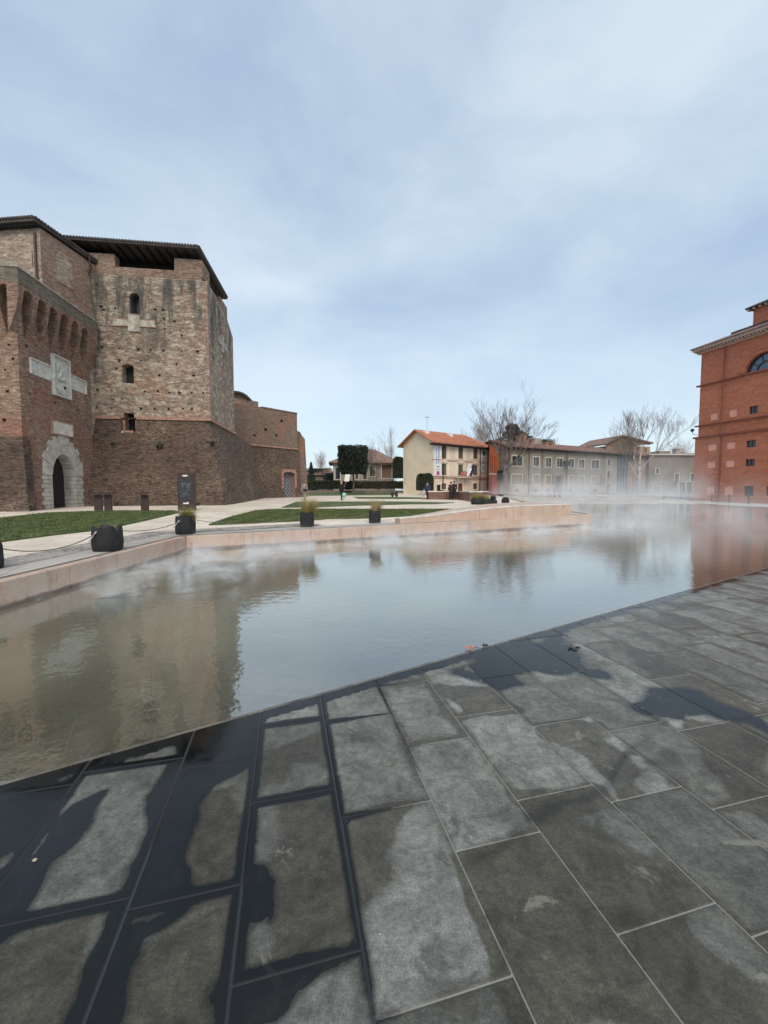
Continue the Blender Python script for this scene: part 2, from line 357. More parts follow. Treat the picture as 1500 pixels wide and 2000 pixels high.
def water():
    t = NT('pool_water'); g = t.pos()
    h = t.math('ADD', t.noise(t.pos(sc=(1, 1, 1)), 9., 3, .5), t.math('MULTIPLY', t.noise(t.pos(sc=(.6, 1.2, 1), rz=R(20)), 2.6, 2, .5), .7))
    nb = t.bump(h, .07, .03)
    fr = t.n('ShaderNodeFresnel', {'IOR': 1.75, 'Normal': nb}).outputs[0]
    tr = t.n('ShaderNodeBsdfTransparent', {0: (.80, .84, .74, 1)}).outputs[0]
    df = t.n('ShaderNodeBsdfDiffuse', {0: t.mix(t.ss(t.noise(g, .5, 5), .35, .65), (.165, .172, .125, 1), (.22, .225, .17, 1))}).outputs[0]
    rim = t.n('ShaderNodeVectorMath', {0: g, 1: (-.5145, .8575, 0)}, operation='DOT_PRODUCT').outputs['Value']
    m1 = t.n('ShaderNodeMixShader', {0: t.ss(rim, 2.7, 4.6, .36, .80), 1: tr, 2: df}).outputs[0]
    gl = t.n('ShaderNodeBsdfGlossy', {'Color': (1, 1, 1, 1), 'Roughness': .055, 'Normal': nb}).outputs[0]
    f2 = t.math('MINIMUM', t.math('ADD', t.math('MULTIPLY', fr, .95), .19), 1.)
    m2 = t.n('ShaderNodeMixShader', {0: f2, 1: m1, 2: gl}).outputs[0]
    t.t.links.new(m2, t.out.inputs[0]); return t.m
M_water = water()
def slabmat():
    t = NT('wet_slate_paving'); A = lambda n: t.n('ShaderNodeAttribute', attribute_name=n).outputs['Fac']
    g = t.pos(); tone, wet, damp, jn = A('tone'), A('wet'), A('damp'), A('joint')  # damp: real stains plus the painted vignette dimming of near slabs
    n1 = t.noise(g, 2.2, 8, .7, .4); n2 = t.noise(g, 22, 6, .7); n3 = t.noise(t.pos(sc=(.6, 1, 1), rz=R(14)), 70, 3, .6)
    n0 = t.noise(t.pos(loc=(3, 8, 0)), 1.1, 9, .72, .8); n4 = t.noise(g, 150, 3, .8); n5 = t.noise(t.pos(loc=(1, 5, 0)), 5.5, 7, .75, .5)
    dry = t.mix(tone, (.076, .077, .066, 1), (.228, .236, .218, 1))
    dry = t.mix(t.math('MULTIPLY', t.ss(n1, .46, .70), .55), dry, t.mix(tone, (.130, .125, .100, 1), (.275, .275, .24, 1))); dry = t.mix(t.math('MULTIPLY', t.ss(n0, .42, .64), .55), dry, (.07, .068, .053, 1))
    dm = t.ss(t.math('ADD', damp, t.math('ADD', t.math('MULTIPLY', t.math('SUBTRACT', n1, .5), 1.2), t.math('MULTIPLY', t.math('SUBTRACT', n5, .5), .5))), .27, .54)
    dry = t.mix(t.math('MULTIPLY', dm, .88), dry, t.mix(tone, (.044, .040, .029, 1), (.068, .060, .042, 1)))
    for nn_, lo, hi, a_ in ((n5, .32, .68, .62), (n2, .34, .66, .34), (n4, .34, .66, .5), (n3, .36, .64, .22)): dry = t.mul(dry, t.ss(nn_, lo, hi, 1 - a_ / 2, 1 + a_ / 2))
    pm = t.noise(t.pos(loc=(7, 2, 0)), 3.1, 8, .7, .6); dry = t.mix(t.math('MULTIPLY', t.ss(pm, .60, .66), .5), dry, (.25, .24, .195, 1)); dry = t.mix(t.math('MULTIPLY', t.ss(pm, .36, .42, 1., 0.), .55), dry, (.05, .046, .034, 1))
    sp_ = t.n('ShaderNodeTexVoronoi', {'Vector': g, 'Scale': 16.}).outputs['Distance']; dry = t.mix(t.math('MULTIPLY', t.ss(sp_, .09, .06), t.math('MULTIPLY', t.ss(n1, .52, .6), .7)), dry, (.03, .03, .027, 1))
    dry = t.mix(t.math('MULTIPLY', t.math('MULTIPLY', jn, t.ss(jn, .35, .8)), t.ss(n5, .3, .5, .4, 1.)), dry, (.24, .242, .22, 1))
    e = t.math('ADD', wet, t.math('ADD', t.math('MULTIPLY', t.math('SUBTRACT', n1, .5), .7), t.math('ADD', t.math('MULTIPLY', t.math('SUBTRACT', n2, .5), .30), t.math('MULTIPLY', t.math('SUBTRACT', n5, .5), .35))))
    wm = t.ss(e, .44, .51); rim = t.math('MULTIPLY', t.ss(e, .22, .46), t.math('SUBTRACT', 1., wm))
    c = t.mul(dry, t.math('SUBTRACT', 1., t.math('MULTIPLY', rim, .52)))
    wc = t.mix(jn, t.mix(.93, dry, (.003, .004, .005, 1)), (.028, .029, .032, 1)); c = t.mix(wm, c, wc)
    rough = t.math('ADD', t.math('MULTIPLY', wm, -.36), t.math('SUBTRACT', .48, t.math('ADD', t.math('MULTIPLY', dm, .14), t.math('MULTIPLY', rim, .12))))
    rough = t.math('MAXIMUM', rough, .05)
    nb = t.bump(t.math('ADD', n2, t.math('MULTIPLY', n3, .4)), t.math('MULTIPLY', t.math('SUBTRACT', 1., t.math('MULTIPLY', wm, .96)), .35), .006)
    i = dict(Base_Color=c, Roughness=rough, Normal=nb); i['Specular IOR Level'] = .29; return t.finish(**i)
M_slab = slabmat()

# ================================================================== SETTING
def sheet(name, poly, zfun, mat, z_off=0., ks=(), kind='structure', label=None, thick=0):
    """polygon (x,y) cut into strips at the heights ks so that it follows the slope"""
    bm = bmesh.new(); f = bm.faces.new([bm.verts.new((p[0], p[1], 0)) for p in poly])
    for k in ks:
        bmesh.ops.bisect_plane(bm, geom=bm.verts[:] + bm.edges[:] + bm.faces[:], plane_co=(0, k, 0), plane_no=(0, 1, 0))
    for v in bm.verts: v.co.z = zfun(v.co.y) + z_off
    bmesh.ops.triangulate(bm, faces=bm.faces[:])
    if thick:
        r = bmesh.ops.extrude_face_region(bm, geom=bm.faces[:])
        for v in [x for x in r['geom'] if isinstance(x, bmesh.types.BMVert)]: v.co.z -= thick
    bmesh.ops.recalc_face_normals(bm, faces=bm.faces[:])
    me = bpy.data.meshes.new(name); bm.to_mesh(me); bm.free(); me.materials.append(mat)
    if not thick:
        me.update()
        if me.polygons and sum(p.normal.z for p in me.polygons) < 0: me.flip_normals()
    o = bpy.data.objects.new(name, me); COL.objects.link(o); return tag(o, label, None, None, kind)
KS = (10, 14, 20, 30, 40, 50, 62, 66, 70, 76)
M_ground = plain('far_ground', (.16, .15, .12), .95, .3, .05)
mb = MB(); xs = [-700, -120, -60, -20, 20, 60, 120, 700]; ys = [-120, -30, 0, 30, 60, 63, 76.5, 120, 300, 1200]
def zg(y): return -.55 if y <= 60 else (-.55 + (y - 60) / 3 * 1.1 if y < 63 else (.55 + .5 * (y - 63) / 13.5 if y < 76.5 else 1.05))
for i in range(len(xs) - 1):
    for j in range(len(ys) - 1):
        mb.face(*[(xs[a], ys[b], zg(ys[b])) for a, b in ((i, j), (i + 1, j), (i + 1, j + 1), (i, j + 1))])
tag(mb.build('ground', M_ground), 'earth ground running out to the horizon under the whole square', None, None, 'structure')

# pool outline
NE = lambda x: 3.135 + .6 * x                   # near rim of the pool, y as a function of x
PC = (-4.95, 9.8)                                # inner corner of the stone wall
PE = (9.25, 17.45)                               # tip of the stone ledge
wallp = [(-4.78, -2.), (-4.82, 6.0), PC, PE]
backp = [PE, (9.35, 21.), (13.8, 45.)]
pool = [(-4.78, NE(-4.78)), (-4.82, 6.), PC, PE, (9.35, 21), (13.8, 45), (36.0, 45.), (33.6, 36.), (33.6, NE(33.6))]
sheet('pool_floor', pool, lambda y: -.10, M_pool, label='stone tiled bottom of the shallow pool')
sheet('pool_water', pool, lambda y: -.006, M_water, label='still steaming water of the wide shallow mirror pool')
# plaza
plz = [(-60, -3), (-4.98, -3), (-5.02, 6.), (-5.15, 9.9), (9.05, 17.62), (9.15, 21.1), (13.6, 45.), (15., 80), (-60, 80)]
sheet('plaza', plz, zf, M_plaza, -.008, KS, label='pale stone walkways of the raised castle plaza')
# stone edge and cobble strip along the pool wall
def offs(pts, d):
    o = []
    for k, p in enumerate(pts):
        a = Vector(pts[max(k - 1, 0)]); b = Vector(pts[k]); c = Vector(pts[min(k + 1, len(pts) - 1)])
        t = ((b - a).normalized() if k else (c - b).normalized()); t2 = ((c - b).normalized() if k < len(pts) - 1 else t); m = (t + t2).normalized()
        n = Vector((-m.y, m.x)); o.append(tuple(b + n * d / max(.3, n.dot(Vector((-t.y, t.x))))))
    return o
wl = [(-5.0, -3.), (-5.03, 6.), (-5.16, 9.93), (8.95, 17.72)]
o1 = offs(wl, .55); o2 = offs(wl, 1.3)
sheet('path_edging', wl + o1[::-1], zf, M_edge, .004, KS, label='grey stone edging path beside the pool wall')
sheet('cobble_path', o1[:3] + [(-2.0, 12.6)] + [(-2.6, 13.3)] + o2[2::-1], zf, M_cob, .008, KS, label='grey cobble strip beside the pool wall')
# pool wall of pink stone blocks
def wallstone(name, pts, w_, z0, ztop, label, seg=1.55):
    t = thing(name, (pts[0][0], pts[0][1], z0), label, 'stone wall')
    mb = MB()
    for (a, b) in zip(pts[:-1], pts[1:]):
        A = Vector((a[0], a[1], 0)); B = Vector((b[0], b[1], 0)); Ln = (B - A).length; n = max(1, round(Ln / seg)); u = (B - A) / Ln; nn = Vector((-u.y, u.x, 0))
        for k in range(n):
            s0, s1 = k * Ln / n + .004, (k + 1) * Ln / n - .004; p = A + u * s0; q = A + u * s1
            mb.hexa([(p + nn * .0) + Vector((0, 0, z0)), q + Vector((0, 0, z0)), q + nn * w_ + Vector((0, 0, z0)), p + nn * w_ + Vector((0, 0, z0))],
                    [p + Vector((0, 0, ztop(p.y))), q + Vector((0, 0, ztop(q.y))), q + nn * w_ + Vector((0, 0, ztop(q.y))), p + nn * w_ + Vector((0, 0, ztop(p.y)))])
    o = mb.build('stone_blocks', M_pink, t); bv = o.modifiers.new('b', 'BEVEL'); bv.width = .012; bv.segments = 2
    return t
wallstone('pool_wall', [(-4.78, -2.5), (-4.82, 6.), PC, PE], .17, -.3, lambda y: zf(y) - .004, 'low pink travertine wall of large blocks along the far side of the pool')
wallstone('pool_back_wall', [(9.33, 17.75), (9.45, 21.), (13.95, 45)], .17, -.3, lambda y: zf(y) + .02, 'low pink stone wall behind the wedge, lost in steam')
# pink stone wedge rising along the wall
wd = [(1.2, 13.35), (8.55, 17.25)]
A = Vector((0.6, 13.02, 0)); B = Vector((8.25, 17.1, 0)); n_ = Vector((-(B - A).y, (B - A).x, 0)).normalized(); A = A + n_ * .14; B = B + n_ * .14
mb = MB(); K = 20; 
_wf = Fr(A, B - A); _wl = (B - A).length; _wk = [(0., zf(13) + .0)] + [((lambda h: (h[0] / _wl, h[1]))(_wf.hit(x, y))) for x, y in ((780, 1013.6), (850, 1006.0), (920, 996.5), (1004, 988.4), (1130, 984.5))] + [(1.2, _wf.hit(1130, 984.5)[1])]
def zt(s):
    for (a, za), (b, zb) in zip(_wk[:-1], _wk[1:]):
        if s <= b: return max(zf(13) + .02, za + (zb - za) * (s - a) / max(1e-6, b - a))
    return _wk[-1][1]
for k in range(K):
    s0, s1 = k / K, (k + 1) / K; P = A.lerp(B, s0 + (.0008 if k % 4 == 0 else -1e-4)); Q = A.lerp(B, s1 - (.0008 if k % 4 == 3 else -1e-4)); w0 = .35 + 2.1 * s0; w1 = .35 + 2.1 * s1; z = Vector((0, 0, .2))
    mb.hexa([P + z, Q + z, Q + n_ * w1 + z, P + n_ * w0 + z], [P + Vector((0, 0, zt(s0))), Q + Vector((0, 0, zt(s1))), Q + n_ * w1 + Vector((0, 0, zt(s1) + .05 * s1)), P + n_ * w0 + Vector((0, 0, zt(s0) + .05 * s0))])
t = thing('stone_wedge', (A.x, A.y, .3), 'long wedge of pink stone blocks rising towards its end above the pool wall', 'stone wedge')
o = mb.build('wedge_blocks', M_pink, t); bv = o.modifiers.new('b', 'BEVEL'); bv.width = .008; bv.segments = 1
mb = MB()
for k in range(12):
    s0, s1 = k / 12, (k + 1) / 12; P = A.lerp(B, s0); Q = A.lerp(B, s1)
    za, zb = zt(s0) + .004, zt(s1) + .004
    if k == 0: za = zt(0) + .012
    mb.hexa([P - n_ * .012 + Vector((0, 0, za - .02)), Q - n_ * .012 + Vector((0, 0, zb - .02)), Q + n_ * .13 + Vector((0, 0, zb - .02)), P + n_ * .13 + Vector((0, 0, za - .02))],
            [P - n_ * .012 + Vector((0, 0, za + .02)), Q - n_ * .012 + Vector((0, 0, zb + .02)), Q + n_ * .13 + Vector((0, 0, zb + .02)), P + n_ * .13 + Vector((0, 0, za + .02))])
mb.build('edge_strip', M_stone, t)

# near pavement of slate slabs
al = R(-13.87); ea = Vector((math.sin(al), math.cos(al))); eb = Vector((math.cos(al), -math.sin(al)))
def ab(px, py): p = W0(px, py); q = Vector((p.x, p.y)); return q.dot(ea), q.dot(eb)
ks_ = [-5.4 + .33 * i for i in range(14)] + [-.74, -.396, -.127, .153, .455, .732, 1.03] + [1.325 + .29 * i for i in range(64)]
bs = [1.4563 * k for k in ks_]
known = {14: [(110, 1785), (235, 1498)], 15: [(340, 1757), (415, 1492)], 16: [(570, 1555), (560, 1412), (568, 1895)], 17: [(690, 1403), (745, 1582), (865, 1950)],
         18: [(850, 1450), (965, 1645), (795, 1333)], 19: [(935, 1394), (1082, 1548), (1292, 1797)], 20: [(1092, 1410), (1253, 1553), (1462, 1832)], 13: [(20, 1840)]}
POLY = {'wet': [[(345, 1440), (510, 1395), (492, 1495), (410, 1535), (372, 1640), (352, 1740), (222, 1780), (300, 1590)],
  [(228, 1782), (352, 1765), (300, 1830), (262, 1900), (232, 2010), (120, 2010)], [(-20, 1540), (135, 1520), (70, 1640), (-20, 1690)],
  [(455, 1735), (505, 1690), (522, 1720), (510, 1765), (458, 1790)], [(430, 1940), (700, 1865), (620, 1905), (565, 1950), (520, 2010), (420, 2010)],
  [(1235, 1335), (1380, 1350), (1480, 1395), (1520, 1455), (1400, 1400), (1290, 1410), (1240, 1385)], [(985, 1262), (1100, 1225), (1195, 1330), (1060, 1312), (930, 1332), (860, 1310)],
  [(200, 1560), (140, 1640), (60, 1760), (0, 1850), (-30, 1850), (-30, 1700), (60, 1690), (130, 1580)], [(900, 1320), (1010, 1290), (1030, 1340), (960, 1350)]],
 'streak': [[(740, 1765), (900, 1680), (1030, 1600), (1050, 1612), (900, 1700), (745, 1790)], [(1010, 1600), (1150, 1520), (1290, 1405), (1305, 1415), (1170, 1545), (1030, 1625)], [(1300, 1455), (1340, 1470), (1290, 1500), (1270, 1490)], [(1245, 1530), (1300, 1500), (1310, 1510), (1255, 1550)], [(1170, 1520), (1215, 1480), (1225, 1490), (1180, 1530)],
  [(1300, 1870), (1335, 1850), (1355, 1900), (1330, 1920)], [(1370, 1650), (1395, 1620), (1405, 1630), (1380, 1665)], [(1180, 1745), (1230, 1770), (1170, 1800)], [(540, 1850), (680, 1800), (690, 1820), (560, 1870)], [(300, 1990), (400, 1950), (410, 1970), (330, 2010)], [(1600, 1990), (1700, 1900), (1200, 1960), (1150, 2010)]],
 'damp': [[(1060, 1590), (1180, 1600), (1390, 1765), (1210, 1822), (1090, 1690)], [(900, 1680), (1050, 1640), (1200, 1830), (1300, 2010), (1040, 2010)],
  [(1215, 1262), (1300, 1290), (1480, 1390), (1400, 1385), (1260, 1310)], [(868, 1338), (960, 1345), (1000, 1385), (900, 1402)], [(1062, 1415), (1152, 1405), (1305, 1530), (1190, 1556)],
  [(1000, 1560), (1150, 1530), (1180, 1590), (1060, 1605)], [(560, 1560), (640, 1560), (670, 1840), (560, 1870), (520, 1750)], [(1200, 1840), (1330, 1800), (1520, 1950), (1520, 2010), (1340, 2010)],
  [(700, 1600), (800, 1580), (760, 1700), (700, 1760)], [(1330, 1400), (1500, 1450), (1520, 1620), (1400, 1540)], [(1290, 1195), (1380, 1215), (1330, 1235), (1270, 1215)],
  [(380, 1560), (470, 1530), (455, 1720), (360, 1740)], [(-20, 1880), (160, 1800), (150, 2010), (-20, 2010)], [(260, 1900), (420, 1800), (420, 2010), (250, 2010)], [(520, 1470), (610, 1430), (620, 1500), (530, 1520)]]}
POLY['wet'] = [[W0(*p).xy for p in q if p[1] > 1200] for q in POLY['wet']]; POLY['damp'] = [[W0(*p).xy for p in q] for q in POLY['damp']]; POLY['streak'] = [[W0(*p).xy for p in q] for q in POLY['streak'][:-1]]
BB = {k: [(min(p.x for p in q) - .15, max(p.x for p in q) + .15, min(p.y for p in q) - .15, max(p.y for p in q) + .15, q) for q in v] for k, v in POLY.items()}
def inpoly(p, q, soft):
    ins = False; dm = 9.
    for i in range(len(q)):
        a, b = q[i - 1], q[i]
        if (a.y > p.y) != (b.y > p.y) and p.x < (b.x - a.x) * (p.y - a.y) / (b.y - a.y) + a.x: ins = not ins
        t = max(0, min(1, (p - a).dot(b - a) / max(1e-9, (b - a).length_squared))); dm = min(dm, (p - (a + (b - a) * t)).length)
    return .5 + (dm if ins else -dm) / soft * .5
def field(p, key, soft):
    m = 0.
    for x0, x1, y0, y1, q in BB[key]:
        if x0 < p.x < x1 and y0 < p.y < y1: m = max(m, min(1, inpoly(p, q, soft)))
    return m
sv = []; sf = []; at = {'tone': [], 'wet': [], 'damp': [], 'joint': []}
J = .0075
def lines(L0, L1, step):
    n = max(2, int((L1 - L0) / step)); return [L0, L0 + J, L0 + J + .012] + [L0 + J + .012 + (L1 - L0 - 2 * J - .024) * i / n for i in range(1, n)] + [L1 - J - .012, L1 - J, L1]
slr = random.Random(12)
for i in range(len(bs) - 1):
    b0, b1 = bs[i], bs[i + 1]; bc = (b0 + b1) / 2
    A_ = sorted(ab(*p)[0] for p in known.get(i, []))
    if not A_: A_ = [slr.uniform(0, .7)]
    while A_[0] > -8 - bc * .1: A_.insert(0, A_[0] - slr.uniform(.55, .8))
    while A_[-1] < 34: A_.append(A_[-1] + slr.uniform(.55, .85) * (1 if i < 26 else 1.2))
    for a0, a1 in zip(A_[:-1], A_[1:]):
        c = ea * ((a0 + a1) / 2) + eb * bc
        if c.y > NE(c.x) + .75 or c.y < -2.5 or c.y > 32 or c.x < -8: continue
        cx, cy = proj(c.x, c.y) if c.y > .25 else (750, 2500)
        dist = c.length; near = -250 < cx < 1750 and cy > 1080 and cy < 2350
        st = .025 if (near and dist < 3.3) else (.05 if near and dist < 5.5 else (.12 if near and dist < 9 else .3))
        tone = .15 + .75 * slr.random(); damp_dim = slr.choice([0, 0, .04, .12, .24, .06]); wt = slr.choice([0, 0, .03, .08])
        if cx < 700 and cy > 1380: tone *= .45; damp_dim += .12  # lower left slabs dimmed in colour, standing in for lens vignetting
        elif cy > 1600: tone *= .62; damp_dim += .05  # same vignette falloff painted into the other near slabs
        LA, LB = lines(a0, a1, st), lines(b0, b1, st); base = len(sv)
        for ia, a in enumerate(LA):
            for ib, b in enumerate(LB):
                p = ea * a + eb * b; ed = min(a - a0, a1 - a, b - b0, b1 - b)
                jn = 1. if ed < 1e-6 else 0.
                sv.append((p.x, p.y, -.0035 * jn))
                px, py = proj(p.x, p.y) if p.y > .3 else (700, 2600)
                rim = NE(p.x) - p.y
                if near:
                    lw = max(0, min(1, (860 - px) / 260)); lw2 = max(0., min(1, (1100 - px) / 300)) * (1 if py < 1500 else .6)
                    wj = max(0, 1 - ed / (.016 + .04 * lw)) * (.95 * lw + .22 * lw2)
                    if rim < .17: wj = max(wj, .8 - max(0, rim - .05) * 3)
                    pe = Vector((p.x, p.y)); pe += Vector((mn.noise(Vector((p.x * 4, p.y * 4, 1))), mn.noise(Vector((p.x * 4, p.y * 4, 7))))) * (.05 + .02 * dist) + Vector((mn.noise(Vector((p.x * 14, p.y * 14, 1))), mn.noise(Vector((p.x * 14, p.y * 14, 7))))) * .018; wj = max(wj, (.57 if px > 800 else 1.) * field(pe, 'wet', .05 if dist < 4 else .14)); wj = max(wj, .43 * field(pe, 'streak', .05)); d_ = field(pe, 'damp', .05 if dist < 4 else .12)
                else: wj = .1; d_ = .2 * max(0, mn.noise(Vector((p.x, p.y, 2))))
                if dist > 3.5: wj = max(wj, .34 * max(0, mn.noise(Vector((p.x * .9, p.y * 1.6, 3.))) * 2.2))
                at['tone'].append(tone if dist < 4.2 else .35 + .65 * tone); at['wet'].append(min(1, wj + wt)); at['damp'].append(min(1, d_ * .72 + damp_dim + .42 * max(0, 1 - ed / .075) + .12 * mn.noise(Vector((p.x * 1.3, p.y * 1.3, 5.))))); at['joint'].append(jn)  # damp holds real stains plus the painted dimming of near slabs
        nb_ = len(LB)
        for ia in range(len(LA) - 1):
            for ib in range(nb_ - 1):
                k = base + ia * nb_ + ib; sf.append((k, k + nb_, k + nb_ + 1, k + 1))
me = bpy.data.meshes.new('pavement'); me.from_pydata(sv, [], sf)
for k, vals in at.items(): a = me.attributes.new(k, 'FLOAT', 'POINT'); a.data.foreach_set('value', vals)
bm = bmesh.new(); bm.from_mesh(me)
nrm = Vector((-.6, 1, 0)).normalized()
bmesh.ops.bisect_plane(bm, geom=bm.verts[:] + bm.edges[:] + bm.faces[:], plane_co=(0, NE(0) - .035, 0), plane_no=nrm, clear_outer=True)
bmesh.ops.bisect_plane(bm, geom=bm.verts[:] + bm.edges[:] + bm.faces[:], plane_co=(-4.76, 0, 0), plane_no=(-1, 0, 0), clear_outer=True)
bm.normal_update()
if sum(f.normal.z for f in bm.faces) < 0: bmesh.ops.reverse_faces(bm, faces=bm.faces[:])
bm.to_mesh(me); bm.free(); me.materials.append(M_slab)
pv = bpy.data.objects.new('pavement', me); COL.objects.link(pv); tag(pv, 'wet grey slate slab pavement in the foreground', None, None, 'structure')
# rim strip between pavement and water
mb = MB(); u = Vector((1, .6, 0)).normalized(); nn = Vector((-u.y, u.x, 0))
for k in range(60):
    a = Vector((-4.78, NE(-4.78), 0)) + u * (k * .75); b = a + u * .744
    if b.x > 33.7: break
    mb.hexa([a - nn * .034 + Vector((0, 0, -.12)), b - nn * .034 + Vector((0, 0, -.12)), b + Vector((0, 0, -.12)), a + Vector((0, 0, -.12))],
            [a - nn * .034 + Vector((0, 0, -.002)), b - nn * .034 + Vector((0, 0, -.002)), b + Vector((0, 0, -.002)), a + Vector((0, 0, -.002))])
tag(mb.build('pool_kerb', plain('dark_kerb_stone', (.11, .10, .08), .5, .5, 6)), 'thin dark kerb strip along the near rim of the pool', None, None, 'structure')
# east side and far square
sheet('side_pavement', [(33.7, -3), (90, -3), (90, 50), (36.1, 50), (36.1, 45.0), (33.7, 36)], lambda y: .02, M_square, label='pale pavement strip between pool and red theatre')
mb = MB(); e_ = [45.05, 50, 53.4, 56.8, 60.2, 63.6, 140]; zs = [.04, .19, .34, .49, .64, .79]
for k in range(6):
    x0 = 15.2 - (0 if k == 0 else .0); mb.abox(13.65 if k == 0 else 15.02, 120, e_[k], e_[k + 1], -.4, zs[k])
tag(mb.build('square', M_square), 'pale stone square with long low steps beyond the pool', None, None, 'structure')

# lawns
def lawn(name, pts, label, z_off=.035):
    P = [G(*p) for p in pts]; return sheet(name, [(p.x, p.y) for p in P], zf, M_lawn, z_off, KS, 'stuff', label, .06), [(p.x, p.y) for p in P]
lawns = [lawn('lawn', [(-420, 1160), (0, 1059), (100, 1046), (200, 1035), (280, 1018), (352, 1001), (340, 998.5), (240, 998.5), (170, 1000), (90, 1003), (0, 1013), (-300, 1045)], 'dark green lawn in front of the castle gate'),
  lawn('lawn', [(408, 1026), (450, 1011), (500, 998), (545, 995.5), (640, 995.3), (760, 995.5), (905, 995.2), (850, 1003.5), (783, 1009), (719, 1012.5), (640, 1014), (583, 1018), (500, 1022)], 'long lawn behind the planters beside the pool wall'),
  lawn('lawn', [(550, 991.5), (578, 981), (640, 980.2), (780, 980), (888, 982.2), (850, 984.5), (780, 985.5), (700, 987.5), (640, 990), (600, 991)], 'narrow middle lawn strip crossed by the white paths'),
  lawn('lawn', [(690, 971), (760, 970.7), (830, 972.2), (850, 974), (800, 974.5), (700, 974)], 'thin far lawn sliver in front of the hedge wall'),
  lawn('lawn', [(590, 968.3), (770, 967.2), (775, 962.5), (700, 962.2), (600, 962.3)], 'grass bank rising to the low wall under the hedge')]
def blades(name, poly, n, h, mat, rr, label):
    vx = []; fc = []; x0 = min(p[0] for p in poly); x1 = max(p[0] for p in poly); y0 = min(p[1] for p in poly); y1 = max(p[1] for p in poly); q = [Vector(p) for p in poly]; c = 0
    while c < n:
        p = Vector((rr.uniform(x0, x1), rr.uniform(y0, y1)))
        if not -120 < proj(p.x, p.y, .4)[0] < 1600: c += 1; continue
        if inpoly(p, q, 1) < .5: continue
        c += 1; z = zf(p.y) + .03; a = rr.uniform(0, 6.28); l = h * rr.uniform(.4, 1.2); w_ = .012; lx, ly = rr.uniform(-.4, .4) * l, rr.uniform(-.4, .4) * l; i = len(vx)
        vx += [(p.x - w_ * math.cos(a), p.y - w_ * math.sin(a), z), (p.x + w_ * math.cos(a), p.y + w_ * math.sin(a), z), (p.x + lx, p.y + ly, z + l)]; fc.append((i, i + 1, i + 2))
    me = bpy.data.meshes.new(name); me.from_pydata(vx, [], fc); me.materials.append(mat); o = bpy.data.objects.new(name, me); COL.objects.link(o); tag(o, label, None, None, 'stuff')
gr = random.Random(5)
M_blade = leafmat('grass_blades', (.035, .07, .014, 1), (.15, .17, .055, 1))
blades('grass', lawns[0][1], 42000, .06, M_blade, gr, 'grass blades of the lawn in front of the castle gate')
blades('grass', lawns[1][1], 36000, .055, M_blade, gr, 'grass blades of the long lawn behind the planters')

# ================================================================== CASTLE
U7 = Vector((math.cos(R(7)), math.sin(R(7)), 0)); V7 = Vector((-math.sin(R(7)), math.cos(R(7)), 0))
cr = random.Random(21)
def putlogs(fr, pts, sz=.09, dep=.3):
    o = []
    for px, py in pts:
        s, t = fr.hit(px, py); a = sz * cr.uniform(.75, 1.25); o.append((s - a, t - a, s + a, t + a * .8, dep))
    return o
def rect(fr, x0, y0, x1, y1, *k):
    s0, t1 = fr.hit(x0, y0); s1, t0 = fr.hit(x1, y1)
    return (s0, t0, s1, t1) + k
def pane(root, fr, r, d, frame=None, glass=None, bars=1, name='window', fw=.06):
    """window set in an opening: frame with glass as its sub-part"""
    m = MB(); s0, t0, s1, t1 = r[:4]
    m.box(fr, s0 + .002, s0 + fw, t0, t1, d, d + .07); m.box(fr, s1 - fw, s1 - .002, t0, t1, d, d + .07)
    m.box(fr, s0 + fw, s1 - fw, t0 + .002, t0 + fw, d, d + .07); m.box(fr, s0 + fw, s1 - fw, t1 - fw, t1 - .002, d, d + .07)
    for k in range(bars): c = s0 + (s1 - s0) * (k + 1) / (bars + 1); m.box(fr, c - fw * .4, c + fw * .4, t0 + fw, t1 - fw, d, d + .06)
    o = m.build(name, frame or M_iron, root)
    g = MB(); g.box(fr, s0 + .004, s1 - .004, t0 + .004, t1 - .004, d - .03, d + .02); g.build('pane', glass or M_glass, o)
    return o
def glassmat():
    t = NT('dark_glass'); i = dict(Base_Color=(.018, .022, .028, 1), Roughness=.08); i['Specular IOR Level'] = .6; return t.finish(**i)
M_glass = glassmat()
# --- main tower
C = Vector((-11.85, 27.2, 0)); ZS = 6.35; TD = 6.6
tw = thing('castle_tower', (C.x - 4, C.y + 3, .5), 'tall square brick castle tower with pale weathered walls and dark overhanging roof', 'castle tower')
FT = Fr(C - U7 * 9.5, U7); ST = Fr(C, V7, N=U7)
def shift(op, ds): return op
ops = [rect(FT, 252, 571, 273, 613, .7, 'round'), rect(FT, 238, 711, 262, 749, .7, 'seg')]
win_up = ops[0]; win_mid = ops[1]
wl_ = rect(FT, 241, 806, 263, 842)
pl = [(189, 555), (197, 599), (225, 602), (202, 605), (196, 635), (303, 604), (318, 605), (320, 622), (341, 627), (322, 642), (352, 645), (355, 655), (199, 678), (232, 680), (270, 682), (294, 683), (319, 684), (355, 685), (386, 686), (227, 719), (378, 733), (190, 762), (218, 763), (283, 764), (308, 764), (330, 766), (350, 767), (374, 767), (397, 767), (189, 796), (217, 797), (275, 798), (302, 798), (329, 798), (357, 798), (375, 798), (222, 780), (238, 779), (311, 733), (345, 711), (233, 704), (275, 704)]
ztop = FT.hit(300, 543)[1]; zpar = FT.hit(300, 519)[1]; zmer = FT.hit(365, 499)[1]
mb = MB()
ops += putlogs(FT, pl, .075)
ops.append((wl_[0], ZS, wl_[2], wl_[3], .8))
wall(mb, FT, 0, 9.5, ZS, ztop, ops)
sops = [rect(ST, 431, 625, 434, 664, .5)] + putlogs(ST, [(417, 700), (428, 706), (440, 560), (420, 760), (436, 780), (447, 740)], .1)
ZT2 = ST.hit(452, 640)[1]
wall(mb, ST, 0, TD, ZS, ztop - 1.2, sops)
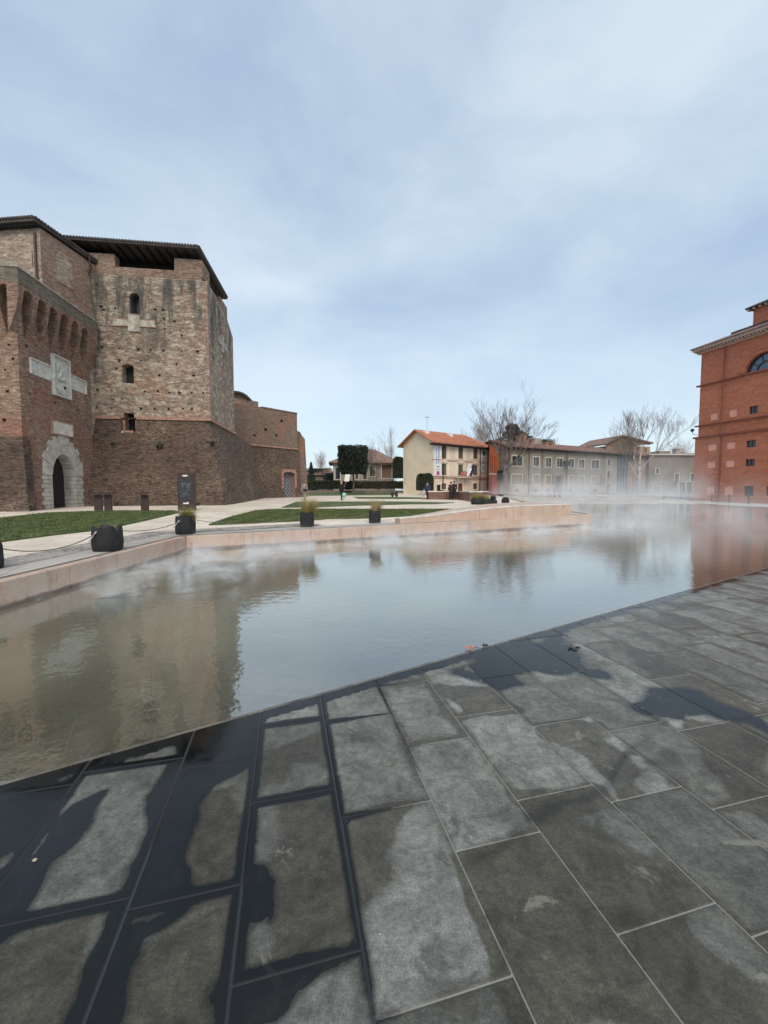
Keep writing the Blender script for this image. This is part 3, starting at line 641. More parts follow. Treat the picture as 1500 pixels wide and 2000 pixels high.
# slanting shoulder from wall head to the set-back parapet
IN = .42
mb.face(FT(0, ztop), FT(9.5, ztop), FT(9.5, ztop + .25, -IN), FT(0, ztop + .25, -IN))
mb.face(ST(0, ztop - 1.2), ST(TD, ztop - 1.2), ST(TD, ztop + .25, -IN), ST(0, ztop + .25, -IN), ST(0, ztop))
BK = Fr(C + V7 * TD - U7 * 9.5, U7, N=V7)
mb.face(BK(0, ZS), BK(0, ztop), BK(9.5 - IN, ztop + .2), BK(9.5, ztop - 1.2), BK(9.5, ZS))
mb.build('upper_wall', M_up, tw)
mb = MB()     # parapet with merlons, an opening under the roof
a0 = FT.hit(217, 500)[0]; a1 = FT.hit(335, 500)[0]; zb = ztop + .25; e9 = 9.5 - IN
mb.box(FT, 0, e9, zb - .6, zpar, -IN - .6, -IN); mb.box(FT, 0, a0, zpar, zmer, -IN - .6, -IN); mb.box(FT, a1, e9, zpar, zmer, -IN - .6, -IN)
mb.box(ST, IN + .6, TD, zb - .6, zpar - .1, -IN - .6, -IN); mb.box(ST, IN + .6, 2.0, zpar - .1, zmer - .02, -IN - .6, -IN); mb.box(ST, 4.6, TD, zpar - .1, zmer - .4, -IN - .6, -IN)
o = mb.build('parapet', M_par, tw)
# projecting quoin strip, string course
mb = MB(); mb.box(FT, 9.3, 9.502, ZS + .12, ztop - .02, .0, .02); mb.box(ST, -.022, .15, ZS + .12, ztop - 1.2, .0, .022)
mb.build('corner_quoin', brick('red_corner_brick', [(.17, .10, .075, 1), (.34, .21, .16, 1), (.47, .34, .27, 1)], pale=((.5, .42, .34, 1), .5), rug=.5), tw)
mb = MB(); mb.box(FT, 0, wl_[0] - .17, ZS - .12, ZS + .09, -.2, .09); mb.box(FT, wl_[2] + .17, 9.56, ZS - .12, ZS + .09, -.2, .09); mb.box(ST, -.03, TD + .1, ZS - .12, ZS + .09, -.2, .09)
mb.build('string_course', M_trim, tw)
# battered base as an irregular grid
def batter(root, frs, bat, name, mat, z0, z1, ops=None, rr=cr, amp=.05, parent=None):
    m = MB(); pts = []
    for (P, Nn, k) in frs: pts.append((Vector(P), Vector(Nn), k))
    NS = 26; grid = []
    path = []
    for i in range(len(pts) - 1):
        n = max(2, int((pts[i + 1][0] - pts[i][0]).length / .3))
        for k in range(n + (i == len(pts) - 2)):
            f = k / n; path.append((pts[i][0].lerp(pts[i + 1][0], f), pts[i][1].lerp(pts[i + 1][1], f)))
    for j in range(NS + 1):
        f = j / NS; z = z0 + (z1 - z0) * f; row = []
        for P, Nn in path:
            q = P + Nn * bat * (1 - f); nz = mn.noise(Vector((q.x * .9, q.y * .9, z * 1.1))) * amp * 1.5 + mn.noise(Vector((q.x * 3, q.y * 3, z * 5))) * amp
            q = q + Nn.normalized() * (nz * min(1, (1 - f) * 6)); row.append(Vector((q.x, q.y, z)))
        grid.append(row)
    hole = ops or []
    for j in range(NS):
        for i in range(len(path) - 1):
            c = (grid[j][i] + grid[j + 1][i + 1]) / 2
            if any(h(c) for h in hole): continue
            m.face(grid[j][i], grid[j][i + 1], grid[j + 1][i + 1], grid[j + 1][i])
    return m.build(name, mat, root, recalc=False)
BAT = 1.35
wlo = (wl_[0], wl_[1], wl_[2], wl_[3])
E1 = C + V7 * 20.5   # the low wall runs on behind the tower
hole = [lambda c: wlo[0] - .02 < (c - FT.P).dot(U7) < wlo[2] + .02 and c.z > wlo[1] - .05 and (c - C).dot(V7) < .6]
ob = batter(tw, [(C - U7 * 9.5, -V7, 0), (C - U7 * .5, -V7, 0), (C - U7 * .12 + V7 * .12, (-V7 + U7) * .98, 0), (C + V7 * .5, U7, 0), (C + V7 * TD, U7, 0), (E1 - U7 * .6, U7, 0)], BAT, 'battered_base', M_bat, .3, ZS - .1, hole, amp=.07)
mb = MB(); z_ = ZS - .1   # lining of the lowest opening
dd = BAT * (ZS - wlo[1]) / (ZS - .3) + .05
mb.box(FT, wlo[0] - .16, wlo[0], wlo[1] - .1, ZS - .13, -.5, dd - .38); mb.box(FT, wlo[2], wlo[2] + .16, wlo[1] - .1, ZS - .13, -.5, dd - .38)
mb.box(FT, wlo[0], wlo[2], wlo[1] - .14, wlo[1], -.5, dd - .02)
mb.build('opening_frame', M_trim, tw)
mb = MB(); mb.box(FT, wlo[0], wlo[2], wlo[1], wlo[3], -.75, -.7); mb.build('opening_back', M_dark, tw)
pane(tw, FT, win_up, -.55, glass=M_glass, bars=1); m = MB(); m.box(FT, win_mid[0], win_mid[2], win_mid[1], win_mid[3], -.6, -.55); m.build('shutter', M_dark, tw)
m = MB(); q = sops[0]; m.box(ST, q[0], q[2], q[1], q[3], -.45, -.4); m.build('shutter', M_dark, tw)
# white stone crosses
M_cross = plain('weathered_cross_stone', (.38, .345, .295), .85, .35, 3, .4, 14)
def cross(root, fr, cx, cy, wpx, hpx, a, b, nm='stone_cross'):
    s, t = fr.hit(cx, cy); m = MB(); m.box(fr, s - a * .28, s + a * .28, t - b, t + b, -.05, .07); m.box(fr, s - a, s - a * .28, t - b * .32, t + b * .42, -.05, .05); m.box(fr, s + a * .28, s + a, t - b * .32, t + b * .42, -.05, .05)
    o = m.build(nm, M_cross, root); f = MB()
    for x0, x1, y0, y1 in ((-a - .05, -a * .28, b * .42, b * .42 + .05), (a * .28, a + .05, b * .42, b * .42 + .05), (-a - .05, -a * .28, -b * .32 - .05, -b * .32), (a * .28, a + .05, -b * .32 - .05, -b * .32)): f = MB(); f.box(fr, s + x0, s + x1, t + y0, t + y1, -.03, .06); f.build('brick_frame', M_trim, o)
cross(tw, FT, 262.5, 632, 0, 0, 1.3, .53); cross(tw, ST, 434, 672, 0, 0, 1.15, .62)
# roof: tiled hip resting on timbers
ez = FT.hit(300, 476)[1] - .02
def hip(root, base, ez, rise, th, mat, name='roof', ridge=None, scal=.18, dirs=None):
    b = [Vector((p[0], p[1], 0)) for p in base]; c = sum(b, Vector()) / len(b); m = MB()
    r0, r1 = ridge if ridge else (c, c); Z = lambda v, z: Vector((v.x, v.y, z))
    m.face(Z(b[0], ez), Z(b[1], ez), Z(r1, ez + rise), Z(r0, ez + rise)); m.face(Z(b[1], ez), Z(b[2], ez), Z(r1, ez + rise))
    m.face(Z(b[2], ez), Z(b[3], ez), Z(r0, ez + rise), Z(r1, ez + rise)); m.face(Z(b[3], ez), Z(b[0], ez), Z(r0, ez + rise))
    for k in range(4): p, q = b[k], b[(k + 1) % 4]; m.face(Z(p, ez - th), Z(q, ez - th), Z(q, ez), Z(p, ez))
    m.face(*[Z(p, ez - th) for p in b[::-1]])
    if scal:                      # rounded tile ends along the eaves
        for k in range(4):
            p, q = b[k], b[(k + 1) % 4]; n = int((q - p).length / scal); u = (q - p).normalized(); o_ = Vector((u.y, -u.x, 0))
            for i in range(n):
                s = p + u * ((i + .5) * (q - p).length / n); m.tube([Z(s + o_ * .06, ez + .0), Z(s - o_ * .35, ez + .06)], scal * .42, 6)
    return m.build(name, mat, root)
Lc = C - U7 * (9.5 + .6) - V7 * .15; Rc = C - U7 * .45 - V7 * .15; Rb = C - U7 * .45 + V7 * (TD + .3); Lb = C - U7 * 10.1 + V7 * (TD + .3)
rf = hip(tw, [Lc, Rc, Rb, Lb], ez, 1.0, .16, M_roofd, ridge=(Lc.lerp(Lb, .5) + U7 * 3, Rc.lerp(Rb, .5) - U7 * 3))
mb = MB()
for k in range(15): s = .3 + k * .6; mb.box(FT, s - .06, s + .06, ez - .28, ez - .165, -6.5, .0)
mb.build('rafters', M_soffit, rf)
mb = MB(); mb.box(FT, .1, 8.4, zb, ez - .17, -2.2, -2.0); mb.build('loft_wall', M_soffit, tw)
# --- hall building behind the gate tower
H = Vector((-19.36, 23.0, 0)); Hd = Vector((.34, 3.3, 0)).normalized(); Hu = Vector((Hd.y, -Hd.x, 0))
hl = thing('castle_hall', (H.x - 3, H.y + 2, .5), 'high castle building with patched plaster walls and a brown drainpipe behind the gate tower', 'castle building')
FH = Fr(H - Hu * 9, Hu); SH = Fr(H, Hd, N=Hu)
hz_ = SH.hit(84, 446)[1]; hz_ -= .1
mb = MB(); wall(mb, FH, 0, 9, 11., hz_, [rect(FH, 62, 491, 65, 520, .2)]); mb.box(FH, .01, 8.99, .3, 11., -3.6, -.01)
mb.build('front_wall', M_hall, hl)
mb = MB(); wall(mb, SH, 0, 3.9, 11., hz_, []); mb.build('side_wall', M_hall2, hl)
mb = MB(); q = rect(SH, 110, 492, 142, 566); mb.slab(SH, [(q[0], q[1]), (q[2], q[1]), (q[2], q[3]), (q[0], q[3])], 0, .03); mb.box(SH, q[0] - .05, q[2] + .05, q[3], q[3] + .08, 0, .06); mb.build('walled_up_window', M_hall, hl)
mb = MB(); p_ = [FH(8.75, z, .09) for z in (11.2, 13, 15, hz_ - .25)]; mb.tube(p_, .06, 8); mb.build('drainpipe', M_pipe, hl); mb = MB(); mb.tube([FT(FT.hit(183, 520)[0] - .1, FT.hit(183, 505)[1], .3), FT(FT.hit(180, 525)[0], FT.hit(180, 525)[1], .12), FT(FT.hit(172, 550)[0], FT.hit(172, 545)[1], .1), FT(FT.hit(175, 640)[0] - .1, 11., .1)], .055, 8)
mb.build('drainpipe', M_pipe, hl)
o2_ = .42; q0 = H - Hu * 10 - Hd * o2_; q1 = H + Hu * (o2_ - .3) - Hd * o2_; q2 = H + Hu * (o2_ - .3) + Hd * 7; q3 = H - Hu * 10 + Hd * 7
hr = hip(hl, [q0, q1, q2, q3], hz_ + .32, 1.6, .2, M_roofd, ridge=(q0.lerp(q3, .5) + Hu * 3, q1.lerp(q2, .5) - Hu * 3.2))
mb = MB(); mb.box(FH, -.5, 9 + o2_ - .45, hz_ + .0, hz_ + .115, -3, o2_ - .12); mb.build('eaves_boards', M_soffit, hr)
# --- gate tower
GE = Vector((-18.95, 25.85, 0)); GN = Vector((-18.24, 20.06, 0)); GD = (GE - GN); GL = GD.length; GDn = GD.normalized(); GUn = Vector((GDn.y, -GDn.x, 0))
gt = thing('gate_tower', (GN.x - 2, GN.y + 2, .5), 'brown brick gate tower with arched corbels, carved marble cross and white pointed doorway', 'gate tower')
SG = Fr(GN, GDn, N=GUn); FG = Fr(GN - GUn * 7.5, GUn, N=-GDn)
zc2 = SG.hit(110, 588)[1]
door = rect(SG, 102, 887, 146, 994); door = (door[0] - .12, .3, door[2] + .1, door[3] + .05)
gz0 = zf(22)
ops = [(door[0] - .05, gz0, door[2] + .05, door[3] + .05, .75)] + putlogs(SG, [(57, 734), (59, 770), (107, 787), (60, 822), (152, 800), (170, 806), (76, 932), (171, 937), (168, 735), (146, 727), (52, 676), (70, 676)], .07)
mb = MB(); wall(mb, SG, 0, GL, gz0 - .25, zc2, ops)
wall(mb, FG, 0, 7.5, gz0 - .25, zc2, putlogs(FG, [(17, 673), (10, 722), (14, 764), (8, 820), (25, 700)], .07))
mb.face(SG(GL, gz0 - .25), SG(GL, zc2), SG(GL, zc2, -5), SG(GL, gz0 - .25, -5))
mb.build('wall', M_gate, gt)
# corbels, arches and projecting parapet
PJ = .5
SP_ = Fr(SG(0, 0, PJ), GDn, N=GUn); FP_ = Fr(FG(0, 0, PJ), GUn, N=-GDn)
ztp = SP_.hit(48, 531)[1] + .1; zar = SP_.hit(105.6, 601)[1]; zc2 = zar + .12; zlow = SG.hit(107, 688)[1]; zmid = zar - 1.15
def machico(fr, cs, hw, e0, e1, name):
    m = MB(); edges = [e0] + [v for c in cs for v in (c - hw, c + hw)] + [e1]
    for a, b in zip(edges[::2], edges[1::2]):
        m.hexa([fr(a, zlow, -.02), fr(a, zlow, .015), fr(b, zlow, .015), fr(b, zlow, -.02)], [fr(a, zmid, -.02), fr(a, zmid, PJ * .72), fr(b, zmid, PJ * .72), fr(b, zmid, -.02)])
        m.hexa([fr(a, zmid, -.02), fr(a, zmid, PJ * .72), fr(b, zmid, PJ * .72), fr(b, zmid, -.02)], [fr(a, zar - hw - .1, -.02), fr(a, zar - hw - .1, PJ), fr(b, zar - hw - .1, PJ), fr(b, zar - hw - .1, -.02)])
        m.box(fr, a, b, zar - hw - .1, zc2, -.02, PJ)
    for c in cs:
        a, b = c - hw, c + hw; p = arch_pts(a, b, zar, 'round', 8)
        for i in range(8): m.hexa([fr(p[i][0], p[i][1], 0), fr(p[i][0], p[i][1], PJ), fr(p[i + 1][0], p[i + 1][1], PJ), fr(p[i + 1][0], p[i + 1][1], 0)], [fr(p[i][0], zc2, 0), fr(p[i][0], zc2, PJ), fr(p[i + 1][0], zc2, PJ), fr(p[i + 1][0], zc2, 0)])
        n = MB(); n.slab(fr, [(a + .02, zlow + 1.1), (b - .02, zlow + 1.1), (b - .02, zar - .02), (a + .02, zar - .02)], .0, .012); n.build('niche_shade', M_niche, gt)  # thin dark panel that paints shade into the arch recess
    return m.build(name, M_gate, gt)
M_niche = brick('shade_dark_niche_brick', [(.05, .035, .028, 1), (.10, .065, .05, 1), (.16, .11, .085, 1)], rug=.5)  # brick colours darkened to paint the shade inside the corbel arches
cs = [SP_.hit(x, y)[0] for x, y in ((56, 590), (83.5, 600), (105.6, 615), (127, 630), (148, 640), (167, 655))]; hwA = (cs[1] - cs[0]) * .34
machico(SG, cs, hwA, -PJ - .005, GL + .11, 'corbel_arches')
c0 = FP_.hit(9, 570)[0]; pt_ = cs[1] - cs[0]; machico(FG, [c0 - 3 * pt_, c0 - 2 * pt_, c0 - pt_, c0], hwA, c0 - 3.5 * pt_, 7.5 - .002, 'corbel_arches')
mb = MB(); mb.box(SG, -PJ - .01, GL + .12, zc2, ztp - .12, -.5, PJ + .01); mb.box(FG, 0, 7.5 - .51, zc2, ztp - .12, -.5, PJ + .01); 
mb.build('parapet', brick('mossy_parapet_brick', [(.09, .075, .06, 1), (.17, .14, .105, 1), (.28, .235, .18, 1)], pale=((.12, .14, .085, 1), .55), rug=.5), gt)
mb = MB(); b4 = [SG(-PJ - .05, ztp - .12, PJ + .05), SG(GL + .16, ztp - .12, PJ + .05), SG(GL + .16, ztp - .12, -.9), SG(-PJ - .05, ztp - .12, -.9)]; t4 = [SG(-PJ + .2, ztp + .12, PJ - .2), SG(GL + .16, ztp + .12, PJ - .2), SG(GL + .16, ztp + .25, -.9), SG(-PJ + .2, ztp + .25, -.9)]
mb.hexa(b4, t4); b4 = [FG(0, ztp - .12, PJ + .05), FG(6.6, ztp - .12, PJ + .05), FG(6.6, ztp - .12, -.9), FG(0, ztp - .12, -.9)]; t4 = [FG(0, ztp + .12, PJ - .2), FG(6.6, ztp + .12, PJ - .2), FG(6.6, ztp + .25, -.9), FG(0, ztp + .25, -.9)]
mb.hexa(b4, t4); mb.box(FG, 0, 7.4, zc2 - .3, ztp - .15, -5.5, -.55)
mb.build('coping', brick('lichen_coping', [(.14, .13, .11, 1), (.22, .205, .17, 1), (.33, .3, .25, 1)], pale=((.17, .2, .13, 1), .55), rug=.4), gt)
# rubble foot
FG2 = Fr(GN - GUn * 7.5, GUn, N=-GDn)
batter(gt, [(GN - GUn * 7.5, -GDn, 0), (GN - GUn * .1, -GDn, 0), (GN, (GUn - GDn) * .9, 0), (GN + GDn * .5, GUn * .4, 0)], .5, 'rubble_foot', M_bat, .2, 4.2, amp=.05)
# doorway surround
sm = MB(); ap = arch_pts(door[0], door[2], door[3], 1.25, 18); pc = [(door[0], gz0 + (ap[0][1] - gz0) * k / 8) for k in range(8)] + ap + [(door[2], gz0 + (ap[-1][1] - gz0) * (1 - k / 8)) for k in range(1, 9)]
cxd = (door[0] + door[2]) / 2
for k in range(len(pc) - 1):
    a, b = pc[k], pc[k + 1]; wv = .86 + (.09 if k % 2 else -.05) + cr.uniform(-.06, .06)
    def outp(p):
        if p[1] <= ap[0][1] + .01: return (p[0] + (-wv if p[0] < cxd else wv) * .82, p[1])
        d = Vector((p[0] - cxd, (p[1] - ap[0][1]) * .8 + .12)).normalized(); kx = 1 + .22 * max(0, d.y) ** 4; return (p[0] + d.x * wv, p[1] + d.y * wv * kx)
    A2, B2 = outp(a), outp(b); g = .012
    la = Vector(a).lerp(Vector(b), .04); lb = Vector(a).lerp(Vector(b), .96); oa = Vector(A2).lerp(Vector(B2), .04); ob_ = Vector(A2).lerp(Vector(B2), .96)
    sm.slab(SG, [la, lb, ob_, oa], -.575, .035 + cr.uniform(0, .012))
top_ = (cxd, door[3] + .75); sm.box(SG, cxd - .42, cxd + .42, door[3] + .62, door[3] + 1.02, -.1, .028); sm.box(SG, cxd - .26, cxd + .26, door[3] + 1.03, door[3] + 1.28, -.1, .026)
sm.build('doorway_surround', plain('pale_door_stone', (.45, .43, .38), .75, .25, 3, .4, 12), gt)
mb = MB(); mb.box(SG, door[0] + .004, door[2] - .004, gz0, door[3] - .004, -.7, -.6); dl = mb.build('door_leaf', M_wood, gt)
mb = MB()
for k in range(8): s = door[0] + .05 + k * .24; mb.box(SG, s, min(s + .22, door[2] - .01), gz0, door[3] - .2, -.6, -.58)
mb.build('door_planks', M_wood, dl)
# marble cross relief
def relief(fr):
    m = MB(); q = rect(fr, 98, 690, 135, 781); sx0 = fr.hit(57, 710)[0]; sx1 = fr.hit(167, 760)[0]; s0, s1 = q[0], q[2]
    zt_, zb_ = fr.hit(98, 690)[1], fr.hit(98, 769)[1]; at_, ab_ = fr.hit(57, 697)[1], fr.hit(57, 728)[1]
    fw = .07
    def fbox(a, b, c, d):
        m.box(fr, a, b, c, d, -.05, .03)
        m.box(fr, a, a + fw, c, d, .03, .17); m.box(fr, b - fw, b, c, d, .03, .17); m.box(fr, a + fw, b - fw, d - fw, d, .03, .2); m.box(fr, a + fw, b - fw, c, c + fw, .03, .17)
    fbox(s0, s1, zb_, zt_)
    for a, b in ((sx0, s0 - .002), (s1 + .002, sx1)):
        m.box(fr, a, b, ab_, at_, -.05, .025); m.box(fr, a, b, at_ - fw, at_, .025, .10)
        if a == sx0: m.box(fr, a, a + fw, ab_, at_ - fw, .025, .09)
        else: m.box(fr, b - fw, b, ab_, at_ - fw, .025, .09)
    o = m.build('marble_cross', M_marble, gt)
    c = MB(); cx = (s0 + s1) / 2; H_ = zt_ - zb_; W_ = s1 - s0
    # heraldic carving: crest above a shield
    c.slab(fr, [(cx - W_ * .28, zb_ + H_ * .37), (cx - W_ * .3, zb_ + H_ * .2), (cx - W_ * .1, zb_ + H_ * .08), (cx + W_ * .1, zb_ + H_ * .06), (cx + W_ * .3, zb_ + H_ * .2), (cx + W_ * .28, zb_ + H_ * .38)], .03, .09)
    c.slab(fr, [(cx - W_ * .2, zb_ + H_ * .33), (cx - W_ * .2, zb_ + H_ * .2), (cx, zb_ + H_ * .11), (cx + W_ * .02, zb_ + H_ * .33)], .09, .12)
    for (x, y, rx, ry) in ((-.16, .47, .2, .06), (.12, .5, .2, .05), (0, .44, .3, .045), (-.05, .56, .14, .05), (.0, .64, .1, .08), (-.2, .72, .1, .12), (-.1, .78, .07, .1), (.14, .7, .08, .1)):
        p = fr(cx + x * W_, zb_ + y * H_, .04); c.blob(p, (.05 + rx * W_ * .4, .05 + rx * W_ * .4, ry * H_), 8, 6, .12, cr)
    for sg in (-1, 1): c.tube([fr(cx + sg * W_ * .3, zb_ + H_ * (.1 + .07 * k), .05 + .02 * (k % 2)) for k in range(6)], .035, 6)
    c.build('carving', M_marble, o)
    d = MB(); p = fr(cx + W_ * .16, zb_ + H_ * .26, .07); d.blob(p, (.09, .09, .1), 8, 6); d.build('dark_hollow', M_dark, o)
relief(SG)
mb = MB(); q = rect(SG, 101, 820, 141, 850); zt_ = SG.hit(101, 821)[1]; zb_ = SG.hit(101, 845)[1]
mb.box(SG, q[0], q[2], zb_, zt_, -.05, .05); pq = mb.build('name_plaque', M_stone, gt)
mb = MB(); mb.box(SG, q[0] - .09, q[2] + .09, zt_, zt_ + .08, -.02, .08); mb.box(SG, q[0] - .09, q[2] + .09, zb_ - .08, zb_, -.02, .08); mb.box(SG, q[0] - .09, q[0], zb_, zt_, -.02, .075); mb.box(SG, q[2], q[2] + .09, zb_, zt_, -.02, .075)
mb.build('plaque_frame', M_trim, pq)
# --- curtain wall
A1 = Vector((-15.15, 40.5, 0)); B1 = Vector((-10.1, 46.3, 0)); CU = (B1 - A1).normalized()
cw = thing('castle_wall', (-12, 44, .6), 'lower castle wall with a barred arched gate at the far end of the castle', 'castle wall')
FC = Fr(A1, CU); LC = (B1 - A1).length; ztc = FC.hit(511, 796)[1]; zsc = FC.hit(576, 877)[1]; zn = FC.hit(470, 796)[1]
mb = MB(); wall(mb, FC, -3, LC, zsc, ztc, putlogs(FC, [(519, 839), (540, 850), (497, 850), (550, 822)], .16))
RC = Fr(B1, Vector((-CU.y, CU.x, 0)), N=CU); mb.face(RC(0, .5), RC(6, .5), RC(6, ztc), RC(0, ztc)); mb.face(FC(-3, ztc), FC(LC, ztc), FC(LC, ztc, -1), FC(-3, ztc, -1))
mb.build('wall', M_curt, cw)
mb = MB(); s_ = FC.hit(497, 790)[0]; mb.box(FC, s_ - .3, s_ + .45, ztc, ztc + .55, -.8, .0); mb.box(FC, FC.hit(511, 796)[0], LC + .03, ztc, ztc + .12, -.9, .06); mb.build('coping', M_curt, cw)
mb = MB(); mb.box(FC, -2, LC, zsc - .08, zsc + .1, -.2, .12); mb.build('string_course', M_trim, cw)
gq = rect(FC, 545, 924, 571, 968)
gate_h = [lambda c: gq[0] < (c - A1).dot(CU) < gq[2] and c.z < gq[3]]
batter(cw, [(A1 - CU * 1, FC.N, 0), (B1 - CU * .3, FC.N, 0), (B1 + Vector((.1, .2, 0)), FC.N * .5, 0), (B1 + RC.U * .7, FC.N * .2, 0)], .9, 'battered_base', M_bat, .5, zsc - .05, gate_h, amp=.05)
gw = Fr(FC(0, 0, .35), CU)
mb = MB()
zg0 = .76
for s in (gq[0], gq[2] - .0): mb.box(gw, s - .12, s + .12, zg0, gq[3] + .1, -.35, .35)
p = arch_pts(gq[0], gq[2], gq[3] + .15, 'seg', 6)
for k in range(6): mb.slab(gw, [p[k], p[k + 1], (p[k + 1][0], gq[3] + .42), (p[k][0], gq[3] + .42)], -.35, .36)
mb.build('gate_surround', M_trim, cw)
mb = MB(); mb.box(gw, gq[0], gq[2], zg0, gq[3] + .1, -.2, -.16); gl_ = mb.build('gate_door', plain('grey_gate_wood', (.06, .06, .075), .6, .2), cw)
mb = MB(); W_ = gq[2] - gq[0]; Hh = gq[3] - zg0
for k in range(-6, 8):
    for sg in (1, -1):
        a = k * .36; pts = [];
        for tt in range(0, 21):
            z = zg0 + Hh * tt / 20; s = gq[0] + a + (sg * (z - zg0) * .8 if sg > 0 else (Hh * .8 - (z - zg0) * .8)); 
            if gq[0] + .03 < s < gq[2] - .03: pts.append(gw(s, z, -.14))
        if len(pts) > 1: mb.tube([pts[0], pts[-1]], .028, 5)
mb.build('lattice', plain('grey_lattice_metal', (.34, .35, .40), .5, .1), gl_)
# broken wall end further back
RT = thing('ruined_wall', (-8.9, 50, .7), 'broken lower end of the castle wall with a crumbling top', 'ruined wall')
X0 = G(579, 968); D0 = Fr(Vector((-10.3, 47.1, 0)), Vector((.72, .69, 0))); L2 = D0.hit(597, 950)[0]; tops = [D0.hit(582, 843)[1], D0.hit(588, 844)[1], D0.hit(592, 852)[1], D0.hit(596, 857)[1]]
mb = MB(); K = 14
for k in range(K):
    f = k / K; s0, s1 = L2 * f - .6 * (k == 0), L2 * (k + 1) / K; a = tops[min(3, int(f * 4))] + cr.uniform(-.15, .15)
    jt = [cr.uniform(-.06, .06) for _ in range(3)]
    mb.hexa([D0(s0, .5, -1.6), D0(s0, .5, .5), D0(s1, .5, .5), D0(s1, .5, -1.6)], [D0(s0, a, -1.6), D0(s0, a, .0 + jt[0]), D0(s1, a + jt[2], .0 + jt[0]), D0(s1, a, -1.6)])
mb.build('brick_mass', M_curt, RT)
# vaulted roof behind the curtain wall
vr = thing('vaulted_hall', (-16, 50, .7), 'building with a dark curved vault roof showing above the castle wall', 'building')
FV = Fr(Vector((-21., 47.5, 0)), Vector((1, .12, 0))); a0 = FV.hit(428, 780)[0]; a1 = FV.hit(495, 797)[0]; zz = FV.hit(458, 769)[1]; z1 = FV.hit(495, 796)[1]
mb = MB(); n = 12; rad = (a1 - a0) / 2; cxv = (a0 + a1) / 2; P1 = [(cxv - rad * math.cos(math.pi * k / n), z1 + (zz - z1) * math.sin(math.pi * k / n)) for k in range(n + 1)]
for k in range(n): a, b = P1[k], P1[k + 1]; mb.hexa([FV(a[0], a[1], .6), FV(b[0], b[1], .6), FV(b[0], b[1], -6), FV(a[0], a[1], -6)], [FV(a[0], a[1] + .22, .6), FV(b[0], b[1] + .22, .6), FV(b[0], b[1] + .22, -6), FV(a[0], a[1] + .22, -6)])
mb.build('roof', M_roofd, vr)
mb = MB(); mb.slab(FV, [(a0 + .2, .7), (a1 - .2, .7)] + [(x, z - .02) for x, z in P1[::-1]], -5.5, 0); mb.build('wall', M_hall2, vr)
mb = MB(); mb.box(FV, a0, a1 - .3, z1 - .1, z1 + .15, 0, .25); mb.build('cornice', M_roofd, vr)
# plants rooted in the masonry
for (px, py, sz) in ((222, 868, .42), (312, 872, .5), (415, 866, .45), (60, 640, 0), (228, 985, .35), (386, 986, .35), (12, 996, .5), (62, 1000, .25)):
    if not sz: continue
    if px > 100:
        s, t = FT.hit(px, py); t = max(t, .62); d = BAT * (1 - (t - .3) / (ZS - .4)); p = FT(FT.hit(px, py)[0], t, d); p = FT((FT.hit(px, py)[0]) * 1.0, t, d)
        k = (p - CAM).length; dirv = ray(px, py).normalized(); p = CAM + dirv * (k - .1)
        # slide along the ray onto the battered plane
        for _ in range(20):
            dpl = (p - FT.P).dot(-V7) - BAT * (1 - (p.z - .3) / (ZS - .4)); p = p + dirv * (dpl * .9)
    else: p = G(px, py) + Vector((0, 0, .2))
    m = MB()
    for _ in range(int(160 * sz / .4)):
        v = Vector((cr.gauss(0, .3), cr.gauss(0, .3), cr.gauss(0, .26))) * sz * .6; q = p + v; a = Vector((cr.uniform(-1, 1), cr.uniform(-1, 1), cr.uniform(-.4, 1))).normalized() * .07; b = a.cross(Vector((cr.uniform(-1, 1), cr.uniform(-1, 1), 0))).normalized() * .03
        m.face(q - a, q + b, q + a, q - b)
    o = m.build('wall_plant', M_hedge)
    lab = {222: 'dark weed tuft on the tower base below the lowest window', 312: 'dark weed tuft in the middle of the battered tower base', 415: 'weed tuft near the corner of the battered tower base', 228: 'small green plant at the foot of the tower beside the gate tower', 386: 'small plant at the foot of the tower right of the tall sign', 12: 'dark shrub at the foot of the gate tower left of the door', 62: 'tiny weed between dark shrub and doorway of the gate tower'}[px]
    tag(o, lab, 'plant', 'weeds on the castle masonry')

# ================================================================== RED THEATRE
def brickred():
    t = NT('red_theatre_brick'); g = t.pos(rz=R(-15)); sx = t.n('ShaderNodeSeparateXYZ', {0: g})
    bv = t.n('ShaderNodeCombineXYZ', {0: t.math('ADD', sx.outputs[0], sx.outputs[1]), 1: sx.outputs[2]}).outputs[0]
    br = t.n('ShaderNodeTexBrick', {'Vector': bv, 'Color1': (0, 0, 0, 1), 'Color2': (1, 1, 1, 1), 'Mortar': (.5, .5, .5, 1), 'Scale': 1., 'Mortar Size': .007, 'Mortar Smooth': .3, 'Bias': 0., 'Brick Width': .28, 'Row Height': .075})
    n = t.noise(t.pos(sc=(1, 1, 3)), 1.2, 7, .7); c = t.mix(t.ss(n, .35, .65), (.36, .112, .062, 1), (.46, .16, .09, 1))
    c = t.mix(t.math('MULTIPLY', t.ss(t.noise(t.pos(sc=(1, 1, .3)), .5, 5), .5, .7), .5), c, (.40, .16, .10, 1))
    b = t.n('ShaderNodeSeparateColor', {0: br.outputs[0]}).outputs[0]; c = t.mul(c, t.math('ADD', t.math('MULTIPLY', b, .3), .85)); c = t.mix(t.math('MULTIPLY', br.outputs[1], .3), c, (.4, .2, .14, 1))
    return t.finish(Base_Color=c, Roughness=.9, Normal=t.bump(t.math('SUBTRACT', n, t.math('MULTIPLY', br.outputs[1], .3)), .3, .03))
M_red = brickred()
M_redtrim = plain('dark_red_trim', (.20, .06, .04), .85, .2, 3); M_pinkpl = plain('pink_plaster', (.66, .33, .26), .85, .1, 3); M_corn = plain('pale_cornice', (.45, .33, .28), .8, .15, 4)
